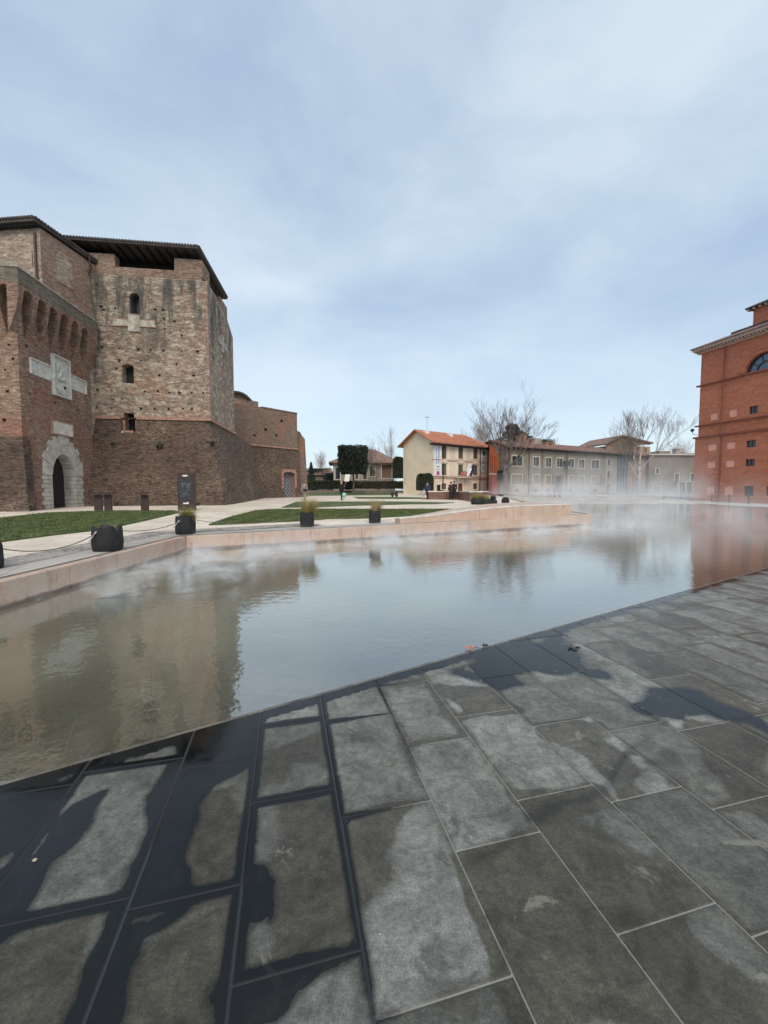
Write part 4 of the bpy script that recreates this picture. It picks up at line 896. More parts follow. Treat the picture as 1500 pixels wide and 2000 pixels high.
TP = Vector((.788 * 52, 52, 0)); TU = Vector((math.sin(R(15.3)), -math.cos(R(15.3)), 0)); TN = Vector((-TU.y, TU.x, 0)) * -1
TN = Vector((-math.cos(R(15.3)), -math.sin(R(15.3)), 0))
th = thing('theatre', (TP.x + 5, TP.y - 6, .02), 'large red brick theatre with dentilled cornice, blind pink windows and a half round window', 'theatre')
T_ = Fr(TP, TU, N=TN)
zc = T_.hit(1400, 681)[1]; zl1 = T_.hit(1364, 756)[1]; zl2 = T_.hit(1362, 834)[1]; zl3 = T_.hit(1362, 857)[1]
TL = 26.
sp = T_.hit(1412, 800)[0]
cols_ = [T_.hit(x, 800)[0] for x in (1394, 1431, 1470)]; pitch = cols_[1] - cols_[0]; cols_ = [cols_[0], cols_[1], cols_[2]] + [cols_[2] + pitch * k for k in range(1, 6)]
rows = [(T_.hit(1431, 814)[1], T_.hit(1431, 800)[1]), (T_.hit(1428, 877)[1], T_.hit(1428, 864)[1]), (T_.hit(1428, 912)[1], T_.hit(1428, 899)[1]), (T_.hit(1426, 968)[1], T_.hit(1426, 950)[1])]
ops = []; wins = []
for r_, (z0, z1) in enumerate(rows):
    for k, s in enumerate(cols_):
        hw = .47 if r_ else .42
        if r_ == 0 and k > 2: continue
        q = (s - hw, z0, s + hw, z1, .28 if k > 1 else .1); (ops).append(q); wins.append((q, k > 1))
lu = T_.hit(1490, 733); lr = lu[0] - T_.hit(1453, 733)[0]; zlu = zl1 + .28
ops.append((lu[0] - lr, zlu, lu[0] + lr, zlu + lr, .5, 'round'))
mb = MB(); wall(mb, T_, -.28, TL, -.2, zl3, [o for o in ops if o[1] < zl3]); mb.face(T_(-.28, -.2), T_(-.28, zl3), T_(-.28, zl3, -14), T_(-.28, -.2, -14))
TI = Fr(TP - TN * .0 + TN * -.12, TU, N=TN)
wall(mb, TI, 0, TL, zl3 - .01, zc, [o for o in ops if o[1] > zl3]); mb.face(TI(0, zl3), TI(0, zc), TI(0, zc, -14), TI(0, zl3, -14)); mb.face(T_(-.28, zl3), T_(TL, zl3), T_(TL, zl3, -1), T_(-.28, zl3, -1))
mb.build('wall', M_red, th)
for (z, h, d) in ((zl1, .16, .12), (zl2, .16, .12), (zl3, .22, .2)):
    mb = MB(); mb.box(T_, -.28 - d * .8, TL, z, z + h, -.3, d); mb.build('string_course', M_redtrim, th)
mb = MB(); mb.tube([T_(sp, .05, .1), T_(sp, zl3 - .1, .1), T_(sp, zl3 + .3, .32), T_(sp, zc, .1)], .07, 8); mb.build('drainpipe', M_redtrim, th)
for q, real in wins:
    fr = T_ if q[1] < zl3 else TI
    if real: pane(th, fr, q, -.24, bars=1, frame=plain('brown_frame', (.06, .035, .03)) if 0 else M_iron)
    else:
        m = MB(); m.box(fr, q[0] + .002, q[2] - .002, q[1] + .002, q[3] - .002, -.12, -.05); m.build('blind_window', M_pinkpl, th)
# lunette
cxl = lu[0]; m = MB(); n = 16
def arc(r0, r1, d0, d1, m, fr=TI):
    for k in range(n):
        a, b = math.pi * k / n, math.pi * (k + 1) / n; A_ = [(cxl - r0 * math.cos(a), zlu + r0 * math.sin(a)), (cxl - r0 * math.cos(b), zlu + r0 * math.sin(b))]; B_ = [(cxl - r1 * math.cos(a), zlu + r1 * math.sin(a)), (cxl - r1 * math.cos(b), zlu + r1 * math.sin(b))]
        m.slab(fr, [A_[0], A_[1], B_[1], B_[0]], d0, d1)
arc(lr + .02, lr + .38, -.05, .07, m); arc(lr + .38, lr + .5, -.05, .13, m); m.build('lunette_surround', M_redtrim if 0 else M_red, th)
m = MB(); arc(lr - .1, lr - .005, -.45, -.35, m); arc(lr * .45, lr * .52, -.45, -.36, m); m.box(TI, cxl - lr + .1, cxl + lr - .1, zlu + .004, zlu + .09, -.45, -.35)
for a in (36, 72, 108, 144):
    ca, sa = math.cos(R(a)), math.sin(R(a)); m.tube([TI(cxl + lr * .5 * ca, zlu + lr * .5 * sa, -.4), TI(cxl + lr * .93 * ca, zlu + lr * .93 * sa, -.4)], .045, 5)
wf = m.build('lunette_window', M_iron, th)
def skyglass():
    t = NT('sky_reflecting_glass'); i = dict(Base_Color=(.10, .13, .16, 1), Roughness=.06, Metallic=.65); return t.finish(**i)
M_sglass = skyglass(); m = MB(); arc(0.01, lr - .08, -.47, -.46, m); m.build('pane', M_sglass, wf)
# cornice with dentils
mb = MB(); mb.box(T_, -.6, TL, zc + .30, zc + .55, -.4, .75); mb.box(T_, -.35, TL, zc - .05, zc + .12, -.4, .22)
k = 0
while -.45 + k * .38 < TL: s = -.45 + k * .38; mb.box(T_, s, s + .2, zc + .12, zc + .30, -.3, .6); k += 1
mb.build('cornice', M_corn, th)
mb = MB(); b = [T_(-.75, zc + .55, .9), T_(TL, zc + .55, .9), T_(TL, zc + .55, -13), T_(-.75, zc + .55, -13)]; t4 = [T_(5, zc + 3.4, -6), T_(TL, zc + 3.4, -6), T_(TL, zc + 3.4, -7), T_(5, zc + 3.4, -7)]
mb.hexa([p + Vector((0, 0, .0)) for p in b], [p + Vector((0, 0, .12)) for p in b]); mb.hexa([p + Vector((0, 0, .12)) for p in b], t4); mb.build('roof', M_roof2, th)
# stage tower and lower attic, set back
TB = Fr(TP + TN * -2.6, TU, N=TN); a_ = TB.hit(1432, 655); b_ = TB.hit(1473, 640)
mb = MB(); mb.box(TB, a_[0] + .3, TL, zc, a_[1], -9, 0); mb.build('attic_wall', M_red, th)
mb = MB(); mb.box(TB, a_[0], TL, a_[1], a_[1] + .3, -9.5, .4); mb.build('attic_roof', M_roofd, th)
TC = Fr(TP + TN * -3.4, TU, N=TN); c_ = TC.hit(1472, 603)
mb = MB(); mb.box(TC, c_[0], TL, zc, c_[1], -8, 0); mb.build('tower_wall', M_red, th)
mb = MB(); e1 = TC.hit(1459, 600); b = [TC(c_[0] - .55, c_[1], .6), TC(TL, c_[1], .6), TC(TL, c_[1], -8.6), TC(c_[0] - .55, c_[1], -8.6)]
mb.hexa(b, [p + Vector((0, 0, .18)) for p in b]); mb.hexa([p + Vector((0, 0, .18)) for p in b], [TC(c_[0] + 3.5, c_[1] + 2.2, -3.8), TC(TL, c_[1] + 2.2, -3.8), TC(TL, c_[1] + 2.2, -4.2), TC(c_[0] + 3.5, c_[1] + 2.2, -4.2)]); mb.build('tower_roof', M_roofd, th)
mb = MB()
for k in range(12): s = c_[0] - .4 + k * .6; mb.box(TC, s, s + .22, c_[1] - .22, c_[1], 0, .5)
mb.build('brackets', M_corn, th)
lampo = thing('wall_lamp', tuple(T_(-.3, T_.hit(1357, 845)[1], -.4)), 'small dark lamp on a bracket at the far corner of the red theatre', 'lamp')
zL = T_.hit(1357, 842)[1]
mb = MB(); mb.tube([T_(-.28, zL - .5, -.4), T_(-.9, zL - .3, -.4), T_(-1.0, zL, -.4)], .035, 6); mb.build('bracket', M_iron, lampo)
mb = MB(); mb.ring([(.08, 0), (.2, .1), (.22, .3), (.1, .42)], T_(-1.0, zL, -.4), 10); mb.build('lamp_head', M_iron, lampo)

# ================================================================== HOUSES
M_cream = plain('cream_render', (.72, .61, .45), .9, .08, .6); M_cream2 = plain('pale_cream_render', (.72, .65, .52), .9, .06, .6); M_pinkr = plain('pinkish_render', (.64, .53, .43), .9, .08, .8); M_shut = plain('brown_shutter', (.105, .08, .065), .7, .15, 8)
M_olive = plain('olive_render', (.20, .18, .14), .9, .22, .5); M_grey = plain('grey_render', (.34, .31, .27), .9, .12, .5); M_beige = plain('beige_render', (.36, .32, .27), .9, .18, .5); M_frame = plain('pale_window_frame', (.5, .46, .38), .8, .08, 3); M_blind = plain('roller_blind', (.24, .18, .14), .8, .12, 9)
def house_base(name, P, az, Lf, Ld, label, cat='house', z0=.6):
    U = Vector((math.sin(R(az)), math.cos(R(az)), 0)); t = thing(name, (P[0], P[1], z0), label, cat); return t, Fr((P[0], P[1], 0), U), Fr((P[0], P[1], 0), Vector((-U.y, U.x, 0)), N=-U), U
def framed(root, fr, q, d=-.12, fmat=None, gmat=None, fw=.14, nm='window', bars=1):
    m = MB(); s0, t0, s1, t1 = q[:4]
    m.box(fr, s0 - fw, s0, t0 - fw, t1 + fw, -.05, .045); m.box(fr, s1, s1 + fw, t0 - fw, t1 + fw, -.05, .045); m.box(fr, s0, s1, t1, t1 + fw, -.05, .045); m.box(fr, s0 - .04, s1 + .04, t0 - fw * .8, t0, -.05, .09)
    o = m.build(nm, fmat or M_frame, root)
    g = MB(); g.box(fr, s0 + .002, s1 - .002, t0 + .002, t1 - .002, d - .03, d)
    g.build('pane' if gmat in (None, M_glass, M_sglass) else 'shutter', gmat or M_glass, o)
    if bars:
        b = MB(); c = (s0 + s1) / 2; b.box(fr, c - .03, c + .03, t0, t1, d, d + .03); b.build('glazing_bar', M_frame if gmat in (None, M_glass) else gmat, o)
    return o
# cream house with three storeys
hc, HF, HS, HU = house_base('cream_house', (7.65, 62.), 54, 13, 7, 'three storey cream house with orange tiled roof, brown shutters and two vertical banners')
hw = 13.; zeC = HF.hit(850, 861)[1]; HD = 7.4
xs_ = [868, 900.5, 929.5]; tops3 = []
rows3 = [(871, 896), (906, 928), (944, 958)]
ops = []; W3 = []
for k, x in enumerate(xs_):
    s = HF.hit(x - 1, 900)[0]
    for r_, (ya, yb) in enumerate(rows3):
        dy_ = k * 1.4 if r_ < 2 else 0
        zt_ = HF.hit(x, ya + dy_)[1]; zb_ = HF.hit(x, yb + (k * .3 if r_ < 2 else 0))[1]
        if r_ == 2: zb_ = max(zb_, 1.7)
        if r_ == 2 and k == 1: zb_ = .9
        q = (s - .55, zb_, s + .55, zt_, .25); ops.append(q); W3.append((q, r_, k))
sg_ = HF.hit(850, 950)[0]; q = (sg_ + .35, 1.1, sg_ + 1.6, HF.hit(852, 947)[1], .3); ops.append(q); W3.append((q, 3, 0))
mb = MB(); wall(mb, HF, 0, hw, .6, zeC, ops); mb.face(HF(hw, .6), HF(hw, zeC), HF(hw, zeC, -HD), HF(hw, .6, -HD)); mb.build('front_wall', M_pinkr, hc)
mb = MB(); rz_ = zeC + 2.05; mb.face(HS(0, .6), HS(HD, .6), HS(HD, zeC), HS(HD / 2, rz_ - .1), HS(0, zeC)); mb.build('gable_wall', M_cream, hc)
for q, r_, k in W3:
    m = MB(); s0, t0, s1, t1 = q[:4]
    if r_ < 3:   # pale panel round each window
        if r_ < 2:
            m.box(HF, s0 - .75, s0 - .16, t0 - .05, t1 + .35, -.02, .03); m.box(HF, s1 + .16, s1 + .75, t0 - .05, t1 + .35, -.02, .03); m.box(HF, s0 - .16, s1 + .16, t1 + .17, t1 + .35, -.02, .03); m.build('window_panel', M_cream2, hc)
    o = framed(hc, HF, q, -.1, M_cream2 if r_ < 3 else M_frame, (M_shut if not (r_ == 2 and k == 1) else plain('red_brown_door', (.12, .03, .02))) if r_ < 3 else M_dark, .15 if r_ < 3 else .05, 'window' if not (r_ == 2 and k == 1) else 'front_door')
    if r_ == 1:
        p = MB(); c = (s0 + s1) / 2; p.slab(HF, [(c - .95, t1 + .17), (c + .95, t1 + .17), (c + .8, t1 + .45), (c, t1 + .72), (c - .8, t1 + .45)], 0, .16); p.build('pediment', M_pinkr, o)
for z in (W3[1][0][1] - .2, (W3[0][0][1] - .18), 2.6 + .9):
    mb = MB(); mb.box(HF, -.05, hw + .02, z - .13, z, -.1, .075); mb.build('string_course', plain('brown_band', (.30, .22, .17)) if 0 else M_trim, hc)
mb = MB(); mb.box(HF, 2.1, 2.25, .7, zeC, .0, .12); mb.build('drainpipe', M_pipe, hc); mb = MB(); mb.box(HF, hw - 2.05, hw - 1.9, .7, zeC, .0, .12); mb.build('drainpipe', M_pipe, hc)
def gable_roof(root, fr, Lf, D, ze, rise, oh, mat, th_=.16, name='roof', hipr=False):
    m = MB(); P = lambda s, t, d: fr(s, t, d)
    sl = rise / (D / 2); hz2 = 2.2 if hipr else 0
    a = [P(-oh, ze - oh * sl, oh), P(Lf + oh, ze - oh * sl, oh), P(Lf + oh - hz2, ze + rise, -D / 2), P(-oh, ze + rise, -D / 2)]
    b = [P(-oh, ze - oh * sl, -D - oh), P(Lf + oh, ze - oh * sl, -D - oh), P(Lf + oh - hz2, ze + rise, -D / 2), P(-oh, ze + rise, -D / 2)]
    up = Vector((0, 0, th_))
    m.hexa(a, [p + up for p in a]); m.hexa([b[0], b[3], b[2], b[1]], [p + up for p in (b[0], b[3], b[2], b[1])])
    if hipr: m.face(a[1] + up, b[1] + up, a[2] + up)
    o = m.build(name, mat, root)
    g = MB(); g.box(fr, -oh * .9, Lf + oh * .9, ze - oh * sl - .28, ze - oh * sl - .02, -.02, oh * .9); g.build('eaves', M_soffit, o)
    # rows of tiles
    g = MB(); n = int((Lf + 2 * oh - hz2) / .45)
    for k in range(n):
        s = -oh + (k + .5) * (Lf + 2 * oh - hz2) / n; g.tube([P(s, ze - oh * sl + th_, oh + .02), P(s, ze + rise + th_, -D / 2)], .07, 4)
    g.build('tile_rows', mat, o); return o
rc = gable_roof(hc, HF, hw, HD, zeC, 2.0, .75, M_roof, hipr=True)
for x in (853.5, 901): 
    s = HF.hit(x, 845)[0]; m = MB(); m.box(HF, s - .35, s + .35, rz_ - .75, rz_ - .1, -3.0, -2.2); m.build('skylight' , M_white, rc)
m = MB(); s = HF.hit(853, 845)[0] + 1.2; m.tube([HF(s, rz_, -3.6), HF(s, rz_ + 2.6, -3.6)], .035, 5); m.tube([HF(s - .5, rz_ + 2.3, -3.6), HF(s + .5, rz_ + 2.3, -3.6)], .025, 4)
for k in range(5): m.tube([HF(s - .4 + .2 * k, rz_ + 2.3, -3.9), HF(s - .4 + .2 * k, rz_ + 2.3, -3.3)], .015, 4)
m.build('aerial', plain('grey_metal', (.3, .3, .3)), rc)
# balcony, flags
q1_ = W3[4][0]; bz = q1_[1] - .25; bc = (q1_[0] + q1_[2]) / 2 + .1
m = MB(); m.box(HF, bc - 1.5, bc + 1.5, bz - .22, bz, 0, .95); 
for sg in (-1, 1): m.slab(HF, [(bc + sg * 1.0 - .12, bz - .8), (bc + sg * 1.0 + .12, bz - .8), (bc + sg * 1.0 + .12, bz - .222), (bc + sg * 1.0 - .12, bz - .222)], 0, .5)
ba = m.build('balcony', M_frame, hc); m = MB()
for k in range(13): s = bc - 1.4 + k * 2.8 / 12; m.tube([HF(s, bz, .88), HF(s, bz + .85, .88)], .02, 4)
m.tube([HF(bc - 1.45, bz + .87, .88), HF(bc + 1.45, bz + .87, .88)], .03, 5); m.build('railing', M_iron, ba)
m = MB(); m.box(HF, bc - 1.0, bc + .9, bz + .1, bz + .75, .91, .935); m.build('red_banner', plain('faded_red_cloth', (.42, .12, .10)), ba)
def flag(dx, col, nm, lab):
    f = thing('flag', tuple(HF(bc + dx, bz + .5, .9)), lab, 'flag', 'flags on the balcony of the cream house'); m = MB(); m.tube([HF(bc + dx, bz + .3, .9), HF(bc + dx + .55, bz + 2.3, 1.5)], .025, 5); m.build('flag_pole', M_white, f)
    m = MB(); T = lambda a, b: HF(bc + dx + .1 + .45 * b + .5 * a - .3 * (1 - b) * a, bz + .55 + 1.75 * b - .95 * a * 1., 1.0 + .5 * b + .12 * math.sin(a * 7))
    for i in range(6):
        for j in range(5):
            a, b = i / 6, .2 + j / 5 * .75; m.face(T(a, b), T(a + 1 / 6, b), T(a + 1 / 6, b + .15), T(a, b + .15))
    o = m.build('flag_cloth', col, f); sm_ = o.modifiers.new('s', 'SOLIDIFY'); sm_.thickness = .02; return f
flag(.75, plain('navy_cloth', (.02, .025, .09)), '', 'dark blue flag hanging from the balcony of the cream house')
flag(-.05, M_white, '', 'pale flag beside the dark blue flag on the balcony')
# banners
M_lett = plain('blue_lettering', (.06, .12, .32), .7, .1); M_lg = plain('green_print', (.05, .16, .10), .7, .1); M_lp = plain('magenta_print', (.45, .06, .22), .7, .1); M_lgr = plain('grey_print', (.33, .36, .36), .7, .1); M_ban = plain('white_banner', (.66, .68, .70), .7, .05)
s0, zt_ = HF.hit(848, 870); s1, zb_ = HF.hit(859.5, 930); zb_ = HF.hit(848, 929)[1]; s0 = .2; s1 = 1.85
bn = thing('banner', tuple(HF(s0, zb_, .1)), 'long white banner with vertical blue lettering on the left of the cream house facade', 'banner')
m = MB(); m.box(HF, s0, s1, zb_, zt_, .03, .07); m.build('banner_cloth', M_ban, bn)
m = MB(); ln = zt_ - zb_; br_ = random.Random(3)
for c_x, k0, k1 in ((.62, .42, .97), (.32, .40, .90)):
    z = zb_ + ln * k1
    while z > zb_ + ln * k0:
        h = br_.uniform(.17, .26); xx = s0 + (s1 - s0) * c_x; m.box(HF, xx - .14, xx + .14, z - .05, z, .071, .078); m.box(HF, xx - .14, xx - .07, z - h + .05, z - .051, .071, .078)
        if br_.random() < .6: m.box(HF, xx - .06, xx + .14, z - h * .6, z - h * .6 + .045, .071, .078)
        z -= h
m.build('blue_letters', M_lett, bn)
m = MB(); m.slab(HF, [(s0 + .85 + .36 * math.cos(i * math.pi / 6), zb_ + ln * .09 + .36 * math.sin(i * math.pi / 6)) for i in range(12)], .071, .08); m.build('round_emblem', M_lp, bn)
m = MB(); m.box(HF, s0 + .5, s0 + 1.2, zb_ + ln * .28, zb_ + ln * .335, .071, .078); m.box(HF, s0 + .35, s0 + 1.3, zb_ + ln * .2, zb_ + ln * .225, .071, .078); m.build('small_print', M_lgr, bn)
s1b, _ = HF.hit(951, 900); s0 = hw - 1.75; s1 = hw - .35; zt_ = HF.hit(945, 876)[1]; zb_ = HF.hit(945, 922)[1]
bn = thing('banner', tuple(HF(s0, zb_, .1)), 'white banner with green round emblem on the right of the cream house facade', 'banner')
m = MB(); m.box(HF, s0, s1, zb_, zt_, .03, .07); m.build('banner_cloth', M_ban, bn)
m = MB(); ln = zt_ - zb_; m.slab(HF, [((s0 + s1) / 2 + .42 * math.cos(i * math.pi / 6), zb_ + ln * .8 + .5 * math.sin(i * math.pi / 6)) for i in range(12)], .071, .08); m.build('round_emblem', M_lg, bn)
m = MB()
for k, f in enumerate((.58, .5, .42, .33, .2, .12)): m.box(HF, s0 + .3, s1 - .3 - .1 * (k % 2), zb_ + ln * f, zb_ + ln * f + .2, .071, .078)
m.build('small_print', M_lgr, bn)
# orange building
ho, OF, OS, OU = house_base('orange_building', (17.35, 65.4), 60, 8, 8, 'tall narrow orange red building between cream house and olive building', 'building')
zo = OF.hit(962, 871)[1]; zr_ = OF.hit(962, 926)[1]
fp = [(17.35, 65.4), (19.26, 66.5), (19.35, 68.4), (18.35, 69.0)]
mb = MB(); mb.prism(fp, zr_, zo); mb.build('upper_wall', plain('orange_render', (.46, .13, .045), .9, .15, 1), ho)
mb = MB(); mb.prism(fp, .6, zr_ - .002); mb.build('lower_wall', plain('rust_red_render', (.30, .07, .05), .9, .15, 1), ho)
mb = MB(); mb.box(OF, 0, 2.22, zr_ - .1, zr_ + .1, 0, .1); mb.build('string_course', M_frame, ho)
M_drr = plain('dark_red_render', (.25, .05, .035))
for k in range(4): s = .25 + k * .5; mb = MB(); mb.box(OF, s, s + .12, zr_ + .3, zo - 1.7, .0, .05); mb.build('rib', M_drr, ho)
mb = MB(); mb.prism([(17.1, 65.2), (19.4, 66.5), (19.5, 68.4), (18.1, 69.3)], zo, zo + .22); mb.build('roof', M_roof2, ho)
# olive / grey long building
hg, GF, GS, GU = house_base('olive_building', (20.6, 66.), 63.8, 25, 8, 'long two storey olive grey building with pale window frames and brick coloured roof', 'building')
GLn = 25.; zeG = GF.hit(1085, 877)[1]
xw = [(1010, 2.3), (1047, 1.3), (1071, 1.35), (1093, 1.45), (1116, 1.25), (1136, 1.5), (1163, 2.1)]
ops = []; WG = []
rowsG = [(GF.hit(1047, 911)[1], GF.hit(1047, 893)[1]), (GF.hit(1047, 946)[1], GF.hit(1047, 928)[1])]
for k, (x, wd_) in enumerate(xw):
    s = GF.hit(x, 910)[0]
    for r_, (z0, z1) in enumerate(rowsG):
        if r_ == 1 and k == 3: q = (s - .8, .75, s + .8, z1, .5)
        else: q = (s - wd_ / 2, z0, s + wd_ / 2, z1, .22)
        ops.append(q); WG.append((q, r_, k))
    if k != 3: q = (s - .45, 1.25, s + .45, 1.75, .2); ops.append(q); WG.append((q, 2, k))
mb = MB(); wall(mb, GF, 0, GLn, .5, zeG, ops); mb.build('front_wall', M_olive, hg)
mb = MB(); wall(mb, GS, 0, 8, .5, zeG, []); mb.build('side_wall', M_beige, hg)
mb = MB()
sd_ = [o for o in ops if o[1] < 2.2]; zpl = 2.55; xs2 = [0] + [v for o in sorted(sd_) for v in (o[0] - .02, o[2] + .02)] + [GLn]
for a, b in zip(xs2[::2], xs2[1::2]): mb.box(GF, a, b, .5, zpl, -.02, .06)
for o in sd_:
    if o[3] < zpl: mb.box(GF, o[0] - .02, o[2] + .02, o[3] + .02, zpl, -.02, .06); mb.box(GF, o[0] - .02, o[2] + .02, .5, o[1] - .02, -.02, .06)
mb.build('plinth', M_beige, hg)
for s in (GF.hit(1112, 900)[0] - .7, GF.hit(1033, 900)[0], GF.hit(1059, 900)[0], .15): mb = MB(); mb.box(GF, s - .09, s + .09, .8, zeG - .1, 0, .13); mb.build('drainpipe', M_shut, hg)
for q, r_, k in WG:
    if r_ == 2: m = MB(); m.box(GF, q[0], q[2], q[1], q[3], -.18, -.14); m.build('basement_window', M_dark, hg)
    elif r_ == 1 and k == 3: m = MB(); m.box(GF, q[0], q[2], q[1], q[3], -.45, -.38); m.build('entrance_door', M_iron, hg)
    else: framed(hg, GF, q, -.1, M_frame, M_glass if r_ == 0 else M_blind, .16, bars=1 if r_ == 0 else 0)
s = GF.hit(1100, 907); m = MB(); m.box(GF, s[0] - .4, s[0] + .9, s[1] - .25, s[1] + .6, .3, .8); m.tube([GF(s[0], s[1], 0), GF(s[0], s[1], .5)], .04, 5); m.build('projecting_sign', M_iron, hg)
gable_roof(hg, GF, GLn, 8, zeG, 1.25, .6, M_roof2)
m = MB()
for x, h in ((1044, 2.6), (1035, 2.1), (1060, 1.7), (1088, 1.4), (1100, 1.4)): s = GF.hit(x, 880)[0]; m = MB(); m.box(GF, s - .4, s + .4, zeG, zeG + h, -2.9, -2.2); m.box(GF, s - .48, s + .48, zeG + h, zeG + h + .15, -3, -2.1); m.build('chimney', M_trim, hg)
m = MB(); s0, s1 = GF.hit(1066, 870)[0], GF.hit(1083, 870)[0]; m.box(GF, s0, s1, zeG + .3, zeG + 2.2, -5, -3); m.build('roof_terrace', M_beige, hg)
# white narrow building + glass tower
P2 = GF(GLn + .02, 0, .0)
h2, WF, WS, WU = house_base('white_building', (P2.x, P2.y), 63.8, 4.6, 8, 'narrow pale three storey building at the end of the olive building', 'building')
zw_ = WF.hit(1185, 884)[1]; LW = 3.6
ops = []
for (ya, yb) in ((897, 909), (920, 934), (945, 966)):
    s = WF.hit(1189, 900)[0]; q = (s - .38, max(.8, WF.hit(1189, yb)[1]), s + .38, WF.hit(1189, ya)[1], .2); ops.append(q)
mb = MB(); wall(mb, WF, 0, LW, .5, zw_, ops); mb.box(WF, .01, LW - .01, .5, zw_ - .01, -8, -.3); mb.build('wall', M_beige, h2)
for q in ops: framed(h2, WF, q, -.1, M_frame, M_glass, .12, bars=0)
gable_roof(h2, WF, LW + 9, 7, zw_, 1.3, .6, M_roof2)
P3 = WF(LW + .05, 0, -.4)
h3, XF, XS, XU = house_base('glass_stair_tower', (P3.x, P3.y), 66, 4, 4, 'dark blue glass fronted stair tower beside the brick gabled building', 'building')
LX = XF.hit(1226, 900)[0]; zx = zw_ - .5
mb = MB(); mb.box(XF, 0, LX, .7, zx, -5, -.12); mb.build('glass_front', M_sglass2 if 'M_sglass2' in globals() else plain('blue_dark_glass', (.05, .075, .10), .12, .5, .5, spec=.8), h3)
mb = MB()
for k in range(5): s = LX * k / 4; mb.box(XF, s - .03, s + .03, .7, zx, -.12, -.02)
for k in range(6): z = 1.2 + (zx - 1.2) * k / 5; mb.box(XF, 0.03, LX - .03, z - .03, z + .03, -.12, -.04)
mb.build('mullions', M_iron, h3)
mb = MB(); mb.box(XF, .2, LX - .2, .75, .95, 0, .4); mb.build('sill', M_white, h3)
# brick gabled building
h4 = thing('gabled_brick_building', (42, 80, .7), 'tall brick building with arched gable behind the pale bare plane tree', 'building')
BF = Fr(Vector((44.0, 80, 0)), Vector((1, .22, 0))); a = BF.hit(1184, 868); b = BF.hit(1214, 853); c = BF.hit(1270, 867)
M_bb = plain('old_brown_brick', (.30, .205, .15), .9, .2, .8, .2, 6); M_bb2 = plain('weathered_grey_brick', (.27, .22, .18), .9, .2, .6, .2, 6)
zS = BF.hit(1214, 877)[1]; aw = (BF.hit(1222, 870)[0] - BF.hit(1203, 870)[0]) / 2; 
mb = MB(); wall(mb, BF, a[0], c[0], .5, a[1] - .2, [rect(BF, 1245, 922, 1249, 932, .3), rect(BF, 1244, 872, 1248, 880, .3), rect(BF, 1259, 876, 1263, 884, .3)])
mb.face(BF(a[0], a[1] - .2), BF(c[0], c[1] - .2), BF(c[0], c[1]), BF(b[0], b[1]), BF(a[0], a[1])); mb.box(BF, a[0] + .02, c[0] - .02, .5, a[1] - .3, -9, -.5); mb.build('wall', M_bb, h4)
m = MB(); cx_, rr_ = BF.hit(1213, 870)[0], aw * 1.25; zz_ = BF.hit(1213, 877)[1]; pp = [(cx_ + rr_ * math.cos(t * math.pi / 10), zz_ + rr_ * math.sin(t * math.pi / 10)) for t in range(11)]; m.slab(BF, pp, .0, .04); o = m.build('blind_arch', M_bb2, h4)
m = MB()
for k in range(10): p, q = pp[k], pp[k + 1]; e = lambda v: (cx_ + (v[0] - cx_) * 1.16, zz_ + (v[1] - zz_) * 1.16); m.slab(BF, [p, q, e(q), e(p)], .0, .09)
m.build('arch_ring', M_trim, o)
m = MB(); m.box(BF, BF.hit(1238, 900)[0], c[0] + .02, .5, BF.hit(1240, 930)[1], -.02, .06); m.build('pale_lower_wall', M_bb2, h4)
m = MB(); up = Vector((0, 0, .3))
for p, q in ((a, b), (b, c)):
    f_ = [BF(p[0] - (.4 if p is a else 0), p[1] - (.15 if p is a else 0), .4), BF(q[0] + (.4 if q is c else 0), q[1], .4), BF(q[0] + (.4 if q is c else 0), q[1], -9), BF(p[0] - (.4 if p is a else 0), p[1] - (.15 if p is a else 0), -9)]; m.hexa(f_, [v + up for v in f_])
m.build('roof', M_roof2, h4)
# long low building at the right
h5 = thing('long_grey_building', (60, 84, .7), 'long low grey brown building with small arcade between plane tree and red theatre', 'building')
LF = Fr(Vector((55., 81.5, 0)), Vector((1, .05, 0))); a = LF.hit(1268, 889); b = LF.hit(1366, 888); M_gb = plain('mottled_grey_wall', (.18, .15, .12), .95, .3, .35, .2, 4)
ops = [rect(LF, 1318, 925, 1325, 941, .3), rect(LF, 1349, 925, 1355, 941, .3), rect(LF, 1277, 950, 1290, 964, .3), rect(LF, 1281, 915, 1287, 925, .3)]
mb = MB(); wall(mb, LF, a[0], b[0] + 6, .5, a[1], ops); mb.box(LF, a[0], b[0] + 6, .5, a[1] - .1, -8, -.6); mb.build('wall', M_gb, h5)
for q in ops: framed(h5, LF, q, -.15, M_frame, M_glass, .14, bars=0)
m = MB(); z1 = LF.hit(1320, 942)[1]; sA_, sB_ = LF.hit(1312, 942)[0], b[0] + 4
m.box(LF, sA_, sB_, z1, z1 + .22, 0, 1.6); 
for k in range(7): s = sA_ + .3 + k * (sB_ - sA_ - .6) / 6; m.box(LF, s - .16, s + .16, .5, z1, 1.2, 1.5)
m.build('arcade', M_beige, h5)
m = MB(); m.box(LF, a[0] - .3, b[0] + 6, a[1], a[1] + .28, -8, .4); m.build('roof_edge', M_frame, h5)
m = MB(); s0, s1 = LF.hit(1295, 880)[0], LF.hit(1317, 880)[0]; m.box(LF, s0, s1, a[1] + .28, LF.hit(1300, 880)[1], -5, -1); o = m.build('roof_room', M_roof2, h5)
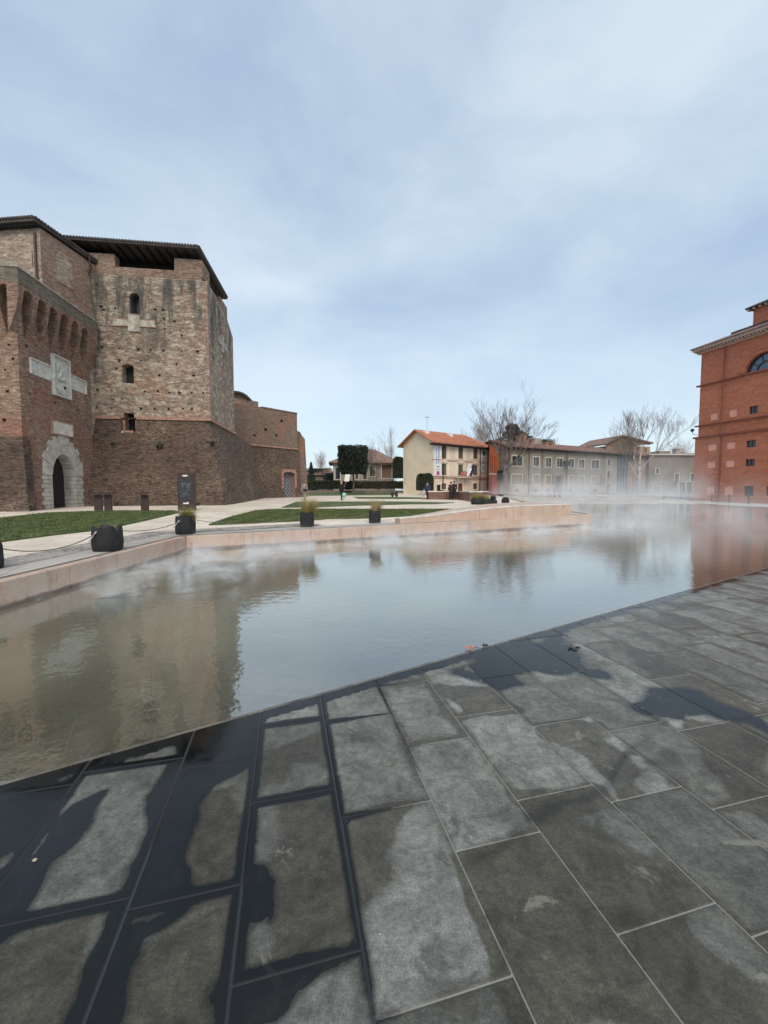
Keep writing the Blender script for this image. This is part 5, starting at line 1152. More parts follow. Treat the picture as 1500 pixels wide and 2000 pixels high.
m = MB(); s0, s1 = LF.hit(1326, 885)[0], LF.hit(1366, 885)[0]; q = a[1] + .28; zt_ = LF.hit(1340, 882)[1]; m.hexa([LF(s0, q, 0), LF(s1 + 5, q, 0), LF(s1 + 5, q, -7), LF(s0, q, -7)], [LF(s0 + 2.5, zt_, -3), LF(s1 + 5, zt_, -3), LF(s1 + 5, zt_, -4), LF(s0 + 2.5, zt_, -4)]); o = m.build('hipped_roof', M_roof2, h5)
m = MB(); s0 = LF.hit(1338, 880)[0]; m.box(LF, s0 - .5, s0 + .5, q, LF.hit(1338, 876)[1], -2.8, -1.8); m.box(LF, s0 - .62, s0 + .62, LF.hit(1338, 876)[1], LF.hit(1338, 876)[1] + .2, -2.95, -1.65); m.build('chimney', M_beige, h5)
# villa at the left behind the hedge
h6 = thing('villa', (-4, 92, 1.1), 'low villa with brown tiled hip roof behind the clipped dark tree and hedge', 'house')
VF = Fr(Vector((-13.2, 88, 0)), Vector((1, .12, 0))); zv = VF.hit(655, 904)[1]; sL, sR = VF.hit(651, 930)[0], VF.hit(770, 930)[0]
M_vil = plain('villa_grey_render', (.27, .235, .19), .9, .15, .5)
ops = [rect(VF, 655, 913, 664, 936, .4), rect(VF, 694, 924, 700, 936, .3), rect(VF, 708, 924, 716, 936, .3), rect(VF, 722, 910, 732, 930, .3), rect(VF, 746, 908, 765, 934, .4)]
mb = MB(); wall(mb, VF, sL, sR, 1.0, zv, ops); mb.box(VF, sL, sR, 1.0, zv - .05, -9, -.6); mb.build('wall', M_vil, h6)
for k, q in enumerate(ops): framed(h6, VF, q, -.3, M_frame, M_glass if k != 4 else plain('brown_boards', (.14, .085, .06)), .22, bars=0)
hp = [VF(sL - 1, 0, 1.0), VF(sR + 1.4, 0, 1.0), VF(sR + 1.4, 0, -10), VF(sL - 1, 0, -10)]; zrg = VF.hit(725, 880)[1] + .6
hip(h6, hp, zv + .15, zrg - zv, .2, M_roof2, ridge=(Vector(VF(VF.hit(712, 880)[0], 0, -4.5)), Vector(VF(VF.hit(735, 880)[0], 0, -4.5))), scal=0)
# far low roofs at the left
h7 = thing('low_far_house', (-16, 105, 1.1), 'low far building with dull brown roof between castle and villa', 'house')
QF = Fr(Vector((-24, 100, 0)), Vector((1, .05, 0))); a = QF.hit(590, 928); b = QF.hit(650, 921); m = MB(); m.box(QF, a[0], b[0], 1, a[1], -8, 0); m.build('wall', M_gb, h7)
m = MB(); q = [QF(a[0] - .5, a[1], .5), QF(b[0] + .5, a[1], .5), QF(b[0] + .5, a[1], -8), QF(a[0] - .5, a[1], -8)]; m.hexa(q, [QF(a[0] + 1, b[1] + .5, -3), QF(b[0] - 1, b[1] + 1.2, -3), QF(b[0] - 1, b[1] + 1.2, -4), QF(a[0] + 1, b[1] + .5, -4)]); m.build('roof', M_roof2, h7)

# ================================================================== VEGETATION
M_twigm = plain('dark_twig_bark', (.13, .10, .095), .9, .3)
def tree(name, base, h, label, seed, bark, twig, spread=.5, trunk_h=.3, r0=.25, lean=(0, 0), depth=5, cat='tree', tw=.02, up=.5, group=None, first=5):
    rr = random.Random(seed); t = thing(name, tuple(base), label, cat, group); T = MB(); K = MB()
    def grow(p, d, l, r, k):
        n = 4 if k < 3 else 2; pts = [p]; rs = [r]; q = p
        for i in range(n):
            d = (d + Vector((rr.gauss(0, .12), rr.gauss(0, .12), rr.gauss(0, .08) + .05 * up))).normalized(); q = q + d * (l / n); pts.append(q); rs.append(max(tw * .6, r * (1 - .42 * (i + 1) / n)))
        (T if k < 2 else K).tube(pts, rs, 7 if k < 2 else (4 if k < 4 else 3), cap=k < 2)
        if k >= depth: return
        m = {0: first, 1: 5}.get(k, 3)
        for i in range(m):
            f = rr.uniform(.35, 1) if i else 1.; idx = min(n, max(1, int(f * n + .5))); a = rr.uniform(0, 6.28) if k else i * 6.28 / m + rr.uniform(-.4, .4)
            o = Vector((math.cos(a), math.sin(a), 0)); dd = (d * (1.0 if i == 0 else .75) + o * spread * (1.3 if i else .4) * rr.uniform(.6, 1.3) + Vector((0, 0, up * .35))).normalized()
            grow(pts[idx], dd, l * rr.uniform(.55, .85) if k else (h * (1 - trunk_h)) * rr.uniform(.34, .46), rs[idx] * (.8 if i == 0 else .6), k + 1)
    grow(Vector(base), Vector((lean[0], lean[1], 1)).normalized(), h * trunk_h, r0, 0)
    T.build('trunk', bark, t, smooth=True, recalc=False); K.build('crown', twig, t, recalc=False); return t
def at(px, Y, z): d = ray(px, 958); k = Y / d.y; return Vector((CAM.x + d.x * k, Y, z))
def hgt(py, Y): return 1.5 + (958 - py) * Y / F
tree('plane_tree', at(978, 60.5, .7), (hgt(776, 61) - .7), 'big bare plane tree leaning in front of the olive building', 4, M_bark, M_twigm, .36, .32, .42, (.08, 0), 6, tw=.015, up=.5, first=5)
tree('plane_tree', at(1248, 74, .7), hgt(800, 74) - .7, 'pale trunked bare plane tree in front of the brick gabled building', 9, M_barkp, M_twig, .34, .34, .36, (.04, 0), 6, tw=.018, up=.8)
tree('bare_tree', at(741, 84, 1.1), hgt(852, 84) - 1.1, 'bare tree with a dark trunk in front of the villa', 12, M_bark, M_twig, .5, .5, .16, depth=5, tw=.016, up=.6)
tree('bare_tree', at(771, 96, 1.1), hgt(846, 96) - 1.1, 'tall thin bare tree behind the villa left of the cream house', 13, M_twig, M_twigp, .35, .4, .12, depth=5, tw=.02, up=1.0)
tree('bare_tree', at(629, 110, 1.1), hgt(883, 110) - 1.1, 'small faint bare tree between castle and villa', 14, M_twig, M_twigp, .42, .4, .14, depth=5, tw=.02, up=.8)
tree('bare_tree', at(1337, 96, .8), hgt(848, 96) - .8, 'bare tree behind the long grey building beside the red theatre', 15, M_twig, M_twigp, .42, .4, .16, depth=5, tw=.02, up=.8)
tree('bare_tree', at(940, 86, .8), hgt(818, 86) - .8, 'thin bare tree behind the right end of the cream house', 16, M_twig, M_twigp, .4, .5, .13, depth=5, tw=.02, up=1.0)
tree('bare_tree', at(958, 92, .8), hgt(826, 92) - .8, 'slender bare tree behind the orange building', 17, M_twig, M_twigp, .36, .5, .12, depth=5, tw=.02, up=1.0)
def leaves(pts, n, size, rr, m=None):
    m = m or MB()
    for _ in range(n):
        p = pts(rr)
        if p is None: continue
        a = Vector((rr.gauss(0, 1), rr.gauss(0, 1), rr.gauss(0, .7))).normalized() * size * rr.uniform(.6, 1.3); b = a.cross(Vector((rr.gauss(0, 1), rr.gauss(0, 1), rr.gauss(0, 1)))).normalized() * size * .55; m.face(p - a, p - b, p + a, p + b)
    return m
lr_ = random.Random(31)
# clipped square tree
ct = thing('clipped_tree', tuple(at(690, 66, 1.0)), 'dark evergreen tree clipped into a square block in front of the villa', 'tree')
b0 = at(690, 66, 1.0); x0, x1 = at(662.5, 66, 0).x, at(717, 66, 0).x; z0_, z1_ = hgt(925, 66), hgt(873, 66)
m = MB(); m.tube([b0, b0 + Vector((.1, 0, 1.4)), Vector((b0.x, b0.y, z0_ + 1)), Vector((b0.x + .2, b0.y, z1_ - .6))], [.2, .17, .14, .06], 8)
for k in range(9): a = k * .7; m.tube([Vector((b0.x, b0.y, z0_ + .3)), Vector((b0.x + 1.7 * math.cos(a), b0.y + 1.6 * math.sin(a), z0_ + 2.2 + (k % 3) * .7))], [.08, .03], 5)
m.build('trunk', M_bark, ct, recalc=False)
def boxp(rr):
    u = [rr.uniform(-1, 1) for _ in range(3)]; k = rr.randrange(3)
    if rr.random() < .35: u[k] = math.copysign(rr.uniform(.82, 1.0), u[k])
    p = Vector(((x0 + x1) / 2 + u[0] * (x1 - x0) / 2, 66 + u[1] * 2.2, (z0_ + z1_) / 2 + u[2] * (z1_ - z0_) / 2)); nz = mn.noise(p * 1.1)
    if u[2] > .35 and nz > .22 and abs(u[0]) < .8: return None
    return p + Vector((mn.noise(p * .8) * .35 - u[0] * .45 * max(0, -u[2] - .3), mn.noise(p * .9 + Vector((5, 5, 5))) * .3, mn.noise(p * 1.3) * .3))
leaves(boxp, 30000, .11, lr_).build('crown', M_holm, ct, recalc=False)
# cedar behind
ce = thing('cedar_tree', tuple(at(1005, 90, .8)), 'dark spreading cedar behind the bare plane tree', 'tree'); cb_ = at(1005, 90, .8)
m = MB(); m.tube([cb_, Vector((cb_.x, cb_.y, hgt(828, 90)))], [.45, .08], 8); m.build('trunk', M_bark, ce, recalc=False)
m = MB()
for (py, xl, xr) in ((832, 985, 1012), (842, 978, 1022), (853, 965, 1040), (863, 955, 1050), (872, 950, 1060), (848, 990, 1030)):
    zz_ = hgt(py, 90); X0, X1 = at(xl, 90, 0).x, at(xr, 90, 0).x
    def pl(rr):
        a = rr.uniform(0, 6.28); r = rr.random() ** .6; cx = (X0 + X1) / 2; return Vector((cx + (X1 - X0) / 2 * r * math.cos(a), 90 + (X1 - X0) / 2 * .9 * r * math.sin(a), zz_ - r * .9 + rr.gauss(0, .22) + mn.noise(Vector((a * 2, zz_, r))) * .5))
    leaves(pl, 1700, .18, lr_, m)
m.build('crown', M_cedar, ce, recalc=False)
for (px, py, lab) in ((1062, 866, 'small dark evergreen top above the olive building chimneys'), ):
    Z = 88; t = thing('evergreen_tree', tuple(at(px, Z, .8)), lab, 'tree'); b = at(px, Z, .8); top = hgt(py - 6, Z); m = MB(); m.tube([b, Vector((b.x, b.y, top))], [.2, .05], 6); m.build('trunk', M_bark, t)
    leaves(lambda rr: Vector((b.x + rr.gauss(0, 1.1), Z + rr.gauss(0, 1), top - abs(rr.gauss(0, 1.3)))), 1500, .16, lr_).build('crown', M_cedar, t, recalc=False)
# conifers at the far left
for (px, py, wd_, Z, lab, sh) in ((608, 903, 1.5, 98, 'dark pointed conifer just right of the ruined castle wall', 1), (619, 913, 2.6, 102, 'flat topped dark pine beside the pointed conifer', 0), (647, 922, 1.6, 99, 'low dark bushy tree under the villa roof corner', 0)):
    t = thing('conifer_tree', tuple(at(px, Z, 1.1)), lab, 'tree'); b = at(px, Z, 1.1); top = hgt(py, Z); m = MB(); m.tube([b, Vector((b.x, b.y, top - .3))], [.2, .05], 6); m.build('trunk', M_bark, t)
    leaves((lambda rr: (lambda f, a: Vector((b.x + wd_ * (1.1 - f) * math.cos(a) * rr.random() ** .5, Z + wd_ * (1.1 - f) * math.sin(a), 1.5 + (top - 1.5) * f)))(rr.random(), rr.uniform(0, 6.28))) if sh else (lambda rr: Vector((b.x + rr.gauss(0, wd_ * .6), Z + rr.gauss(0, 1), top - .3 - abs(rr.gauss(0, 1.1))))), 2600, .15, lr_).build('crown', M_cedar, t, recalc=False)
# hedges and bushes
def bush(name, x0, x1, pt, pb, Z, dz, n, mat, label, size=.09, cat='hedge', rnd_=0.):
    X0, X1 = at(x0, Z, 0).x, at(x1, Z, 0).x; zt_, zb_ = hgt(pt, Z), max(hgt(pb, Z), zf(Z) - .05)
    def f(rr):
        u, v, w_ = rr.uniform(-1, 1), rr.uniform(-1, 1), rr.uniform(-1, 1); k = rr.randrange(3)
        if k == 0: u = math.copysign(1, u)
        elif k == 1: v = -abs(v) ** .2
        else: w_ = abs(w_) ** .2
        if rnd_: l = max(1, (abs(u) ** 3 + abs(w_) ** 3 * (w_ > 0)) ** (1 / 3)); u, w_ = u / l, w_ / l
        p = Vector(((X0 + X1) / 2 + u * (X1 - X0) / 2, Z + v * dz, (zt_ + zb_) / 2 + w_ * (zt_ - zb_) / 2)); return p + Vector((0, 0, mn.noise(p * .9) * .18))
    t = thing(name, ((X0 + X1) / 2, Z, zb_), label, cat); leaves(f, n, size, lr_).build('foliage', mat, t, recalc=False)
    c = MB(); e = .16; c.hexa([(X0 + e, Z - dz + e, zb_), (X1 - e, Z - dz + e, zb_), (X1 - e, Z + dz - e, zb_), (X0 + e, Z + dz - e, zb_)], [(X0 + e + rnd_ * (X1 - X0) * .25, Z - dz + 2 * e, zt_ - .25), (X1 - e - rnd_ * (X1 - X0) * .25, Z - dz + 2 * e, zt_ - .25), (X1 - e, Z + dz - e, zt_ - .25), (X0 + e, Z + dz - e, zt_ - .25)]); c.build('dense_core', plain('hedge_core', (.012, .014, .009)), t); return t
bush('hedge', 596, 668, 939, 955, 77, .9, 9000, M_hedge, 'dark green clipped hedge left of the bush on the low wall', .1)
bush('hedge', 690, 803, 940, 954.5, 77, .9, 11000, M_hedgeb, 'brownish leafless looking hedge right of the bush on the low wall', .1)
bush('round_bush', 668, 692, 940, 956, 75, 1.0, 4000, M_holm, 'dark rounded bush between the two hedges', .1, 'bush', 1)
bush('ivy_shrub', 767, 790, 893, 934, 84, 1.5, 6000, M_hedge, 'tall dark ivy covered block between villa and cream house', .12, 'shrub', .4)
bush('round_bush', 814, 845, 925, 958, 60, 1.2, 6000, M_hedge, 'rounded dark green clipped bush beside the cream house gable', .08, 'bush', .6)
bush('climbing_plant', 971, 981, 918, 938, 60.0, .35, 900, M_hedge, 'ivy patch clinging to the lower trunk of the leaning plane tree', .09, 'plant', 1)

# low walls
def lowwall(name, pts, Z0, h, w_, mat, label, cap=None, cat='low wall'):
    t = thing(name, (pts[0][0], pts[0][1], Z0), label, cat); m = MB(); c = MB()
    for a, b in zip(pts[:-1], pts[1:]):
        u = (Vector(b) - Vector(a)).normalized(); L_ = (Vector(b) - Vector(a)).length; f = Fr((a[0], a[1], 0), u); m.box(f, 0, L_, Z0 - .3, Z0 + h, -w_, 0)
        if cap: c.box(f, -.05, L_ + .05, Z0 + h, Z0 + h + .09, -w_ - .06, .06)
    m.build('masonry', mat, t)
    if cap: c.build('coping', cap, t)
    return t
M_lw = brick('low_wall_brick', [(.13, .095, .075, 1), (.22, .16, .125, 1), (.30, .23, .18, 1)], rug=.4)
M_lwr = brick('red_low_wall_brick', [(.11, .05, .035, 1), (.21, .095, .07, 1), (.28, .15, .11, 1)], rug=.4)
a, b = at(592, 75.5, 0), at(802, 74.5, 0); lowwall('hedge_wall', [(a.x, a.y), (b.x, b.y)], 1.0, .52, .35, M_lw, 'low brown brick wall below the hedges')
g0 = G(837, 975.5); g1 = G(893, 975.5); g2 = G(922, 980); g3 = G(968, 979)
hB = hgt(961, g0.y) - g0.z
lowwall('brick_bench_wall', [(g0.x, g0.y), (g1.x, g1.y), (g2.x + .3, g2.y), (g3.x, g3.y + 2.5)], g0.z, hB, .5, M_lwr, 'low red brown brick wall in front of the cream house', M_stone)
gp = thing('gate_pillar', tuple(at(805, 70, .78)), 'pale stone gate pillar with a ball finial left of the dark round bush', 'pillar'); q = at(805, 70, .78)
m = MB(); m.abox(q.x - .35, q.x + .35, q.y - .35, q.y + .35, .6, hgt(940, 70)); m.abox(q.x - .45, q.x + .45, q.y - .45, q.y + .45, hgt(940, 70), hgt(938, 70)); m.build('shaft', M_beige, gp)
m = MB(); m.ring([(.1, 0), (.14, .12), (.26, .3), (.22, .5), (.08, .66), (.03, .8)], (q.x, q.y, hgt(938, 70)), 10); m.build('finial', M_beige, gp)
ig = thing('iron_gate', tuple(at(808, 69, .78)), 'dark reddish railing gate beside the pale gate pillar', 'gate'); m = MB(); X0, X1 = at(802, 69, 0).x, at(818, 69, 0).x
zt_ = hgt(945, 69)
for k in range(12): x = X0 + (X1 - X0) * k / 11; m.tube([(x, 69, .7), (x, 69, zt_)], .03, 4)
m.tube([(X0, 69, zt_ - .1), (X1, 69, zt_ - .1)], .03, 4); m.build('bars', M_iron, ig); m = MB(); m.abox(X0, X1, 69.05, 69.2, .6, 1.6); m.build('base_panel', M_redtrim, ig)

# ================================================================== PLANTERS, ROPES, SIGNS
pr = random.Random(77)
def planter_bag(t, sz, h, seed, dip=.12):
    rr = random.Random(seed); m = MB(); n = 28; rings = []
    prof = [(0, .90), (.04, .98), (.3, 1.03), (.6, 1.01), (.85, .98), (1.0, .95), (1.0, .84), (.8, .80)]
    for z, k in prof:
        row = []
        for q in range(n):
            a = 2 * math.pi * q / n; ca, sa = math.cos(a), math.sin(a); r = .5 * sz * k / (abs(ca) ** 5 + abs(sa) ** 5) ** .2; corner = (abs(math.sin(2 * a)))
            hz_ = z * h - (dip * (1 - corner) ** .8 if z > .79 else dip * .4 * (1 - corner) * z); row.append(Vector((r * ca + rr.uniform(-.006, .006), r * sa + rr.uniform(-.006, .006), hz_)))
        rings.append(row)
    i0 = len(m.v)
    for row in rings: m.v += row
    for k in range(len(rings) - 1):
        for q in range(n): a = k * n; m.f.append((a + q, a + (q + 1) % n, a + n + (q + 1) % n, a + n + q))
    m.f.append(tuple(reversed(range(n))))
    org = ORG[t.name]; m.v = [v + org for v in m.v]
    m.build('fabric_bag', M_black, t, smooth=True)
    s = MB(); s.abox(org.x - sz * .4, org.x + sz * .4, org.y - sz * .4, org.y + sz * .4, org.z + h * .6, org.z + h * .78); s.build('soil', M_soil, t)
M_soil = plain('soil', (.05, .035, .025), .95, .3, 20)
def tuft(t, n, h, spread, mat, rr, off=(0, 0), z=.3, lean=(0, 0)):
    m = MB(); org = ORG[t.name] + Vector((off[0], off[1], z))
    for _ in range(n):
        a = rr.uniform(0, 6.28); r = rr.random() ** .5 * .09; p = org + Vector((r * math.cos(a), r * math.sin(a), 0)); d = Vector((math.cos(a) * spread * rr.uniform(.2, 1.2) + lean[0], math.sin(a) * spread * rr.uniform(.2, 1.2) + lean[1], 1)).normalized(); l = h * rr.uniform(.6, 1.15); sd = Vector((-math.sin(a), math.cos(a), 0)) * .006
        prev = p
        for k in range(3):
            q = prev + d * l / 3; w_ = 1 - k / 3; m.face(prev - sd * w_, prev + sd * w_, q + sd * (w_ - .33), q - sd * (w_ - .33)); prev = q; d = (d + Vector((d.x * .55, d.y * .55, -.28))).normalized()
    return m.build('grass_tuft', mat, t, recalc=False)
PL = [(-26, 1118, .42, .40, 'black planter bag cut off at the left edge of the photo', M_ggrass, 60, .15, 0),
      (211, 1080, .62, .46, 'widest black planter bag with a small dry grey tuft near the left edge', M_ggrass, 130, .22, .1),
      (363, 1045, .46, .40, 'black planter bag with green and straw coloured grass on the wall corner', M_ygrass, 520, .5, 0),
      (600, 1030, .42, .38, 'dark planter bag with tall yellow drooping grass left of the middle of the wall', M_straw, 560, .8, 0),
      (732, 1022, .44, .36, 'dark planter bag with thin upright dry grass in the middle of the wall', M_straw, 320, .72, 0)]
PP = []
for i, (px, py, wd_, hh, lab, gm, n, gh, dx) in enumerate(PL):
    g = G(px, py); Yd0 = g.y + wd_ * .45; g = Vector((g.x * Yd0 / g.y, Yd0, zf(g.y) + .008)); Yd = g.y
    pxw = {0: 42, 1: 43, 2: 31, 3: 25, 4: 23}[i]; wd_ = pxw * (Yd - .1) / F; hh = {0: 52, 1: 50, 2: 36, 3: 29, 4: 24}[i] * Yd / F
    t = thing('planter', tuple(g), lab, 'planter', 'black planter bags along the pool wall'); planter_bag(t, wd_, hh, i, hh * .2 if i == 1 else hh * .06); tuft(t, n, gh, .42, gm, pr, (wd_ * .15 if i == 1 else .0, 0), hh * .62, (.15, 0)); PP.append((g, wd_, hh))
    if i in (2, 3): tuft(t, n // 2, gh * .8, .7, M_straw if i == 2 else M_ygrass, pr, (wd_ * .2, .05), hh * .6)
    if i in (1, 2):
        o = MB(); a = g + Vector((-wd_ * .5 - .01, -wd_ * .5 + .0, hh * .35)); b = g + Vector((-wd_ * .12, -wd_ * .53, hh * .78)); o.tube([a, b], .012, 6); o.build('strap', M_strap, t)
def rope(a, b, sag, label):
    m = MB(); pts = [a.lerp(b, k / 14) - Vector((0, 0, sag * (1 - (2 * k / 14 - 1) ** 2))) for k in range(15)]; m.tube(pts, .009, 6); o = m.build('rope', M_rope); tag(o, label, 'rope', 'ropes hanging between the planters')
for i, (lab, sg) in enumerate((('rope sagging from the cut off planter to the widest planter', .16), ('rope sagging from the widest planter to the corner planter', .10), ('rope running from the corner planter to the planter with drooping yellow grass', .16), ('rope between the two planters in the middle of the wall', .12))):
    (a, w1, h1), (b, w2, h2_) = PP[i], PP[i + 1]; d = (b - a).normalized(); rope(a + d * w1 * .5 + Vector((0, 0, h1 * .75)), b - d * w2 * .5 + Vector((0, 0, h2_ * .72)), sg, lab)
for i, (px, py, wpx, tpx, gm, gh, n, lab) in enumerate(((931, 985, 20, 964, M_ygrass, 1, 900, 'big yellow green grass clump at the end of the brick wall'), (948, 985, 18, 966, M_straw, 1, 700, 'golden grass clump right of the big yellow green one'), (963, 984.5, 14, 966, M_hedge, .8, 380, 'dark green planter beside the steam behind the wedge'), (987, 982, 13, 970, M_hedge, .8, 320, 'rightmost dark planter with a small plant partly lost in steam'))):
    g = G(px, py); g.z = zf(g.y); t = thing('planter', tuple(g), lab, 'planter', 'planters behind the stone wedge'); s = wpx * g.y / F; planter_bag(t, s, s * .6, 20 + i, .05); H_ = (py - tpx) * g.y / F
    m = MB(); org = g + Vector((0, 0, s * .4))
    for _ in range(n):
        a = pr.uniform(0, 6.28); r = pr.random() ** .5 * s * .3; p = org + Vector((r * math.cos(a), r * math.sin(a), 0)); q = p + Vector((math.cos(a) * s * .35 * pr.random(), math.sin(a) * s * .35 * pr.random(), (H_ - s * .4) * pr.uniform(.5, 1.05))); k = Vector((-math.sin(a), math.cos(a), 0)) * .016; m.face(p - k, p + k, q)
    m.build('grass_tuft', gm, t, recalc=False)
# tall information sign
def totem():
    g = G(364, 997); s = 33 * g.y / F; h = hgt(924, g.y) - g.z; f = Fr((g.x - s / 2, g.y, 0), Vector((1, .1, 0)))
    t = thing('information_sign', tuple(g), 'tall dark rusty steel information sign with a grey map panel in front of the tower', 'sign')
    m = MB(); z = g.z; m.box(f, 0, s, z, z + h, -.09, 0); m.box(f, s * .94, s * 1.02, z, z + h, -.09, .03); b = m.build('steel_body', M_rust, t)
    m = MB(); m.box(f, s * .1, s * .86, z + h * .28, z + h * .84, .004, .014); p = m.build('map_panel', plain('dark_map_print', (.035, .04, .042), .4, .3, 9), t)
    m = MB(); k = random.Random(2)
    for _ in range(16): a, c = k.uniform(.16, .68), k.uniform(.36, .72); m.box(f, s * a, s * (a + k.uniform(.04, .14)), z + h * c, z + h * (c + k.uniform(.01, .05)), .0145, .0175 + k.random() * .002)
    m.build('map_marks', plain('grey_map_print', (.13, .14, .15), .5, .3, 6), p)
    m = MB(); cx = s * .46; m.slab(f, [(cx + s * .17 * math.cos(i * math.pi / 5), z + h * .93 + h * .022 * math.sin(i * math.pi / 5)) for i in range(10)], .004, .014); m.build('white_emblem', M_white, t)
    m = MB(); m.slab(f, [(cx - s * .14, z + h * .17), (cx + s * .16, z + h * .17), (cx + s * .16, z + h * .225), (cx + s * .1, z + h * .23), (cx + s * .05, z + h * .205), (cx - s * .14, z + h * .21)], .004, .014); m.build('white_emblem', M_white, t)
totem()
for (px, py, wpx, tpy, fl, lab) in ((193, 999, 15, 961, -1, 'left of the two dark steel lecterns beside the castle doorway'), (212, 999, 14, 961, 1, 'right of the two dark steel lecterns beside the castle doorway'), (283.5, 999, 14, 961, -1, 'single dark steel lectern in front of the battered tower base')):
    g = G(px, py); g.z = zf(g.y) + .03; s = wpx * g.y / F; h = hgt(tpy, g.y) - g.z; f = Fr((g.x, g.y, 0), Vector((1, .1, 0))); t = thing('lectern_sign', tuple(g), lab, 'sign', 'steel lectern signs in front of the castle')
    m = MB(); z = g.z; m.hexa([f(-s / 2, z, -.04), f(s / 2, z, -.04), f(s / 2, z, .04), f(-s / 2, z, .04)], [f(-s * .46, z + h * .85, -.04), f(s * .46, z + h * .85, -.04), f(s * .46, z + h * .85, .04), f(-s * .46, z + h * .85, .04)]); m.build('steel_post', M_rust, t)
    m = MB(); w2 = s * .78; sh_ = fl * s * .22; m.hexa([f(-w2 / 1 + sh_, z + h, -.28), f(w2 * .75 + sh_, z + h, -.28), f(s * .5, z + h * .84, .22), f(-s * .5, z + h * .84, .22)], [f(-w2 + sh_, z + h + .03, -.28), f(w2 * .75 + sh_, z + h + .03, -.28), f(s * .5, z + h * .84 + .03, .22), f(-s * .5, z + h * .84 + .03, .22)]); m.build('sloping_panel', M_rust, t)
# bollards and bins
def bollard():
    t = thing('bollard', (0, 0, 0), 'x', 'bollard', 'bollards along the far pool edge'); m = MB(); m.ring([(.11, 0), (.11, .06), (.085, .08), (.08, .85), (.095, .87), (.095, .95), (.05, 1.0)], (0, 0, 0), 12); m.build('post', M_iron, t); m = MB(); m.ring([(.1, .72), (.1, .78)], (0, 0, 0), 12); m.build('band', M_rust, t); return t
B0 = bollard(); first = True
for (px, Y, zb, lab) in ((1391, 44.8 + 5.2, .04, 'leftmost bollard in front of the red theatre'), (1425, 47, .03, 'middle bollard in front of the red theatre'), (1463, 43.6, .03, 'rightmost bollard in front of the red theatre'), (1297, 56, .19, 'bollard on the square below the long grey building, left of its row'), (1330, 56, .19, 'bollard on the square in the middle of the far row'), (1345, 56, .19, 'bollard on the square nearest the theatre corner')):
    p = at(px, Y, zb)
    if first: B0.location = p; B0['label'] = lab; first = False
    else: copy_thing(B0, tuple(p), lab)
def binm(px, lab):
    g = G(px, 970.3); t = thing('litter_bin', tuple(g), lab, 'litter bin', 'dark litter bins on the far lawn'); h = 9.5 * g.y / F; r = 3.0 * g.y / F; m = MB(); m.ring([(r * .8, .08), (r, h * .3), (r, h * .85)], tuple(g), 12); m.build('bin_body', M_iron, t); m = MB(); m.ring([(r * 1.08, h * .86), (r * 1.05, h * .94), (r * .4, h)], tuple(g), 12); m.build('lid', M_black, t); m = MB(); m.ring([(r * .6, -.05), (r * .6, .08)], tuple(g), 8); m.build('foot', M_iron, t)
binm(766.5, 'left one of the two dark bins in front of the hedge wall'); binm(774.5, 'right one of the two dark bins in front of the hedge wall')
# autumn leaf at the pool rim
g = W0(918, 1268); t = thing('fallen_leaf', tuple(g + Vector((0, 0, .002))), 'orange brown fallen leaf lying at the near rim of the pool', 'leaf'); m = MB()
for k in range(7):
    a = k * .9; r = .036 * (1 if k % 2 else .7); m.face(g + Vector((0, 0, .006)), g + Vector((r * math.cos(a - .35), r * math.sin(a - .35) * 1.2, .012)), g + Vector((r * 1.5 * math.cos(a), r * 1.5 * math.sin(a), .026)), g + Vector((r * math.cos(a + .35), r * math.sin(a + .35) * 1.2, .010)))
m.build('leaf_blade', plain('orange_leaf', (.48, .16, .07), .7, .2, 30), t, recalc=False); m = MB(); m.tube([g + Vector((0, 0, .01)), g + Vector((.09, .03, .008))], .003, 4); m.build('stem', M_pipe, t)
for (px, py, sz, lab) in ((1121, 1264, .035, 'dark shrivelled leaf clump on the wet slabs right of the orange leaf'), (946, 1263, .02, 'small dark leaf scrap on the pool rim just right of the orange leaf')):
    g = W0(px, py); t = thing('fallen_leaf', tuple(g), lab, 'leaf'); m = MB(); k_ = random.Random(px)
    for k in range(9): a = k_.uniform(0, 6.3); r = sz * k_.uniform(.6, 1.3); q = g + Vector((k_.uniform(-sz, sz) * .7, k_.uniform(-sz, sz) * .7, .004)); m.face(q, q + Vector((r * math.cos(a), r * math.sin(a), .012)), q + Vector((r * 1.2 * math.cos(a + .6), r * 1.2 * math.sin(a + .6), .02)), q + Vector((r * .8 * math.cos(a + 1.3), r * .8 * math.sin(a + 1.3), .008)))
    m.build('leaf_blade', M_pipe, t, recalc=False)
sr_ = random.Random(8); st_ = [(68, 1681, .011), (742, 1825, .005)]
for i, (px, py, r) in enumerate(st_):
    g = W0(px, py); m = MB(); m.blob(g + Vector((0, 0, r * .3)), (r, r * .7, r * .45), 8, 6, .15, sr_); o = m.build('pebble', plain('pale_pebble', (.3, .28, .23)) if i == 0 else bpy.data.materials['pale_pebble'], smooth=True)
    tag(o, ['largest pale pebble on the wet slab at the left edge', 'white chip on the slab at bottom centre', 'pale pebble at the foot of the long dark damp slab', 'pale pebble in the brown stain at lower right', 'tiny pebble near the pool rim by the first joint', 'tiny white pebble in the joint beside the round puddle', 'pale fragment on the dark strip at right', 'tiny pebble on the ribbed slab right of the dark puddle'][i], 'pebble', 'pebbles lying on the pavement')

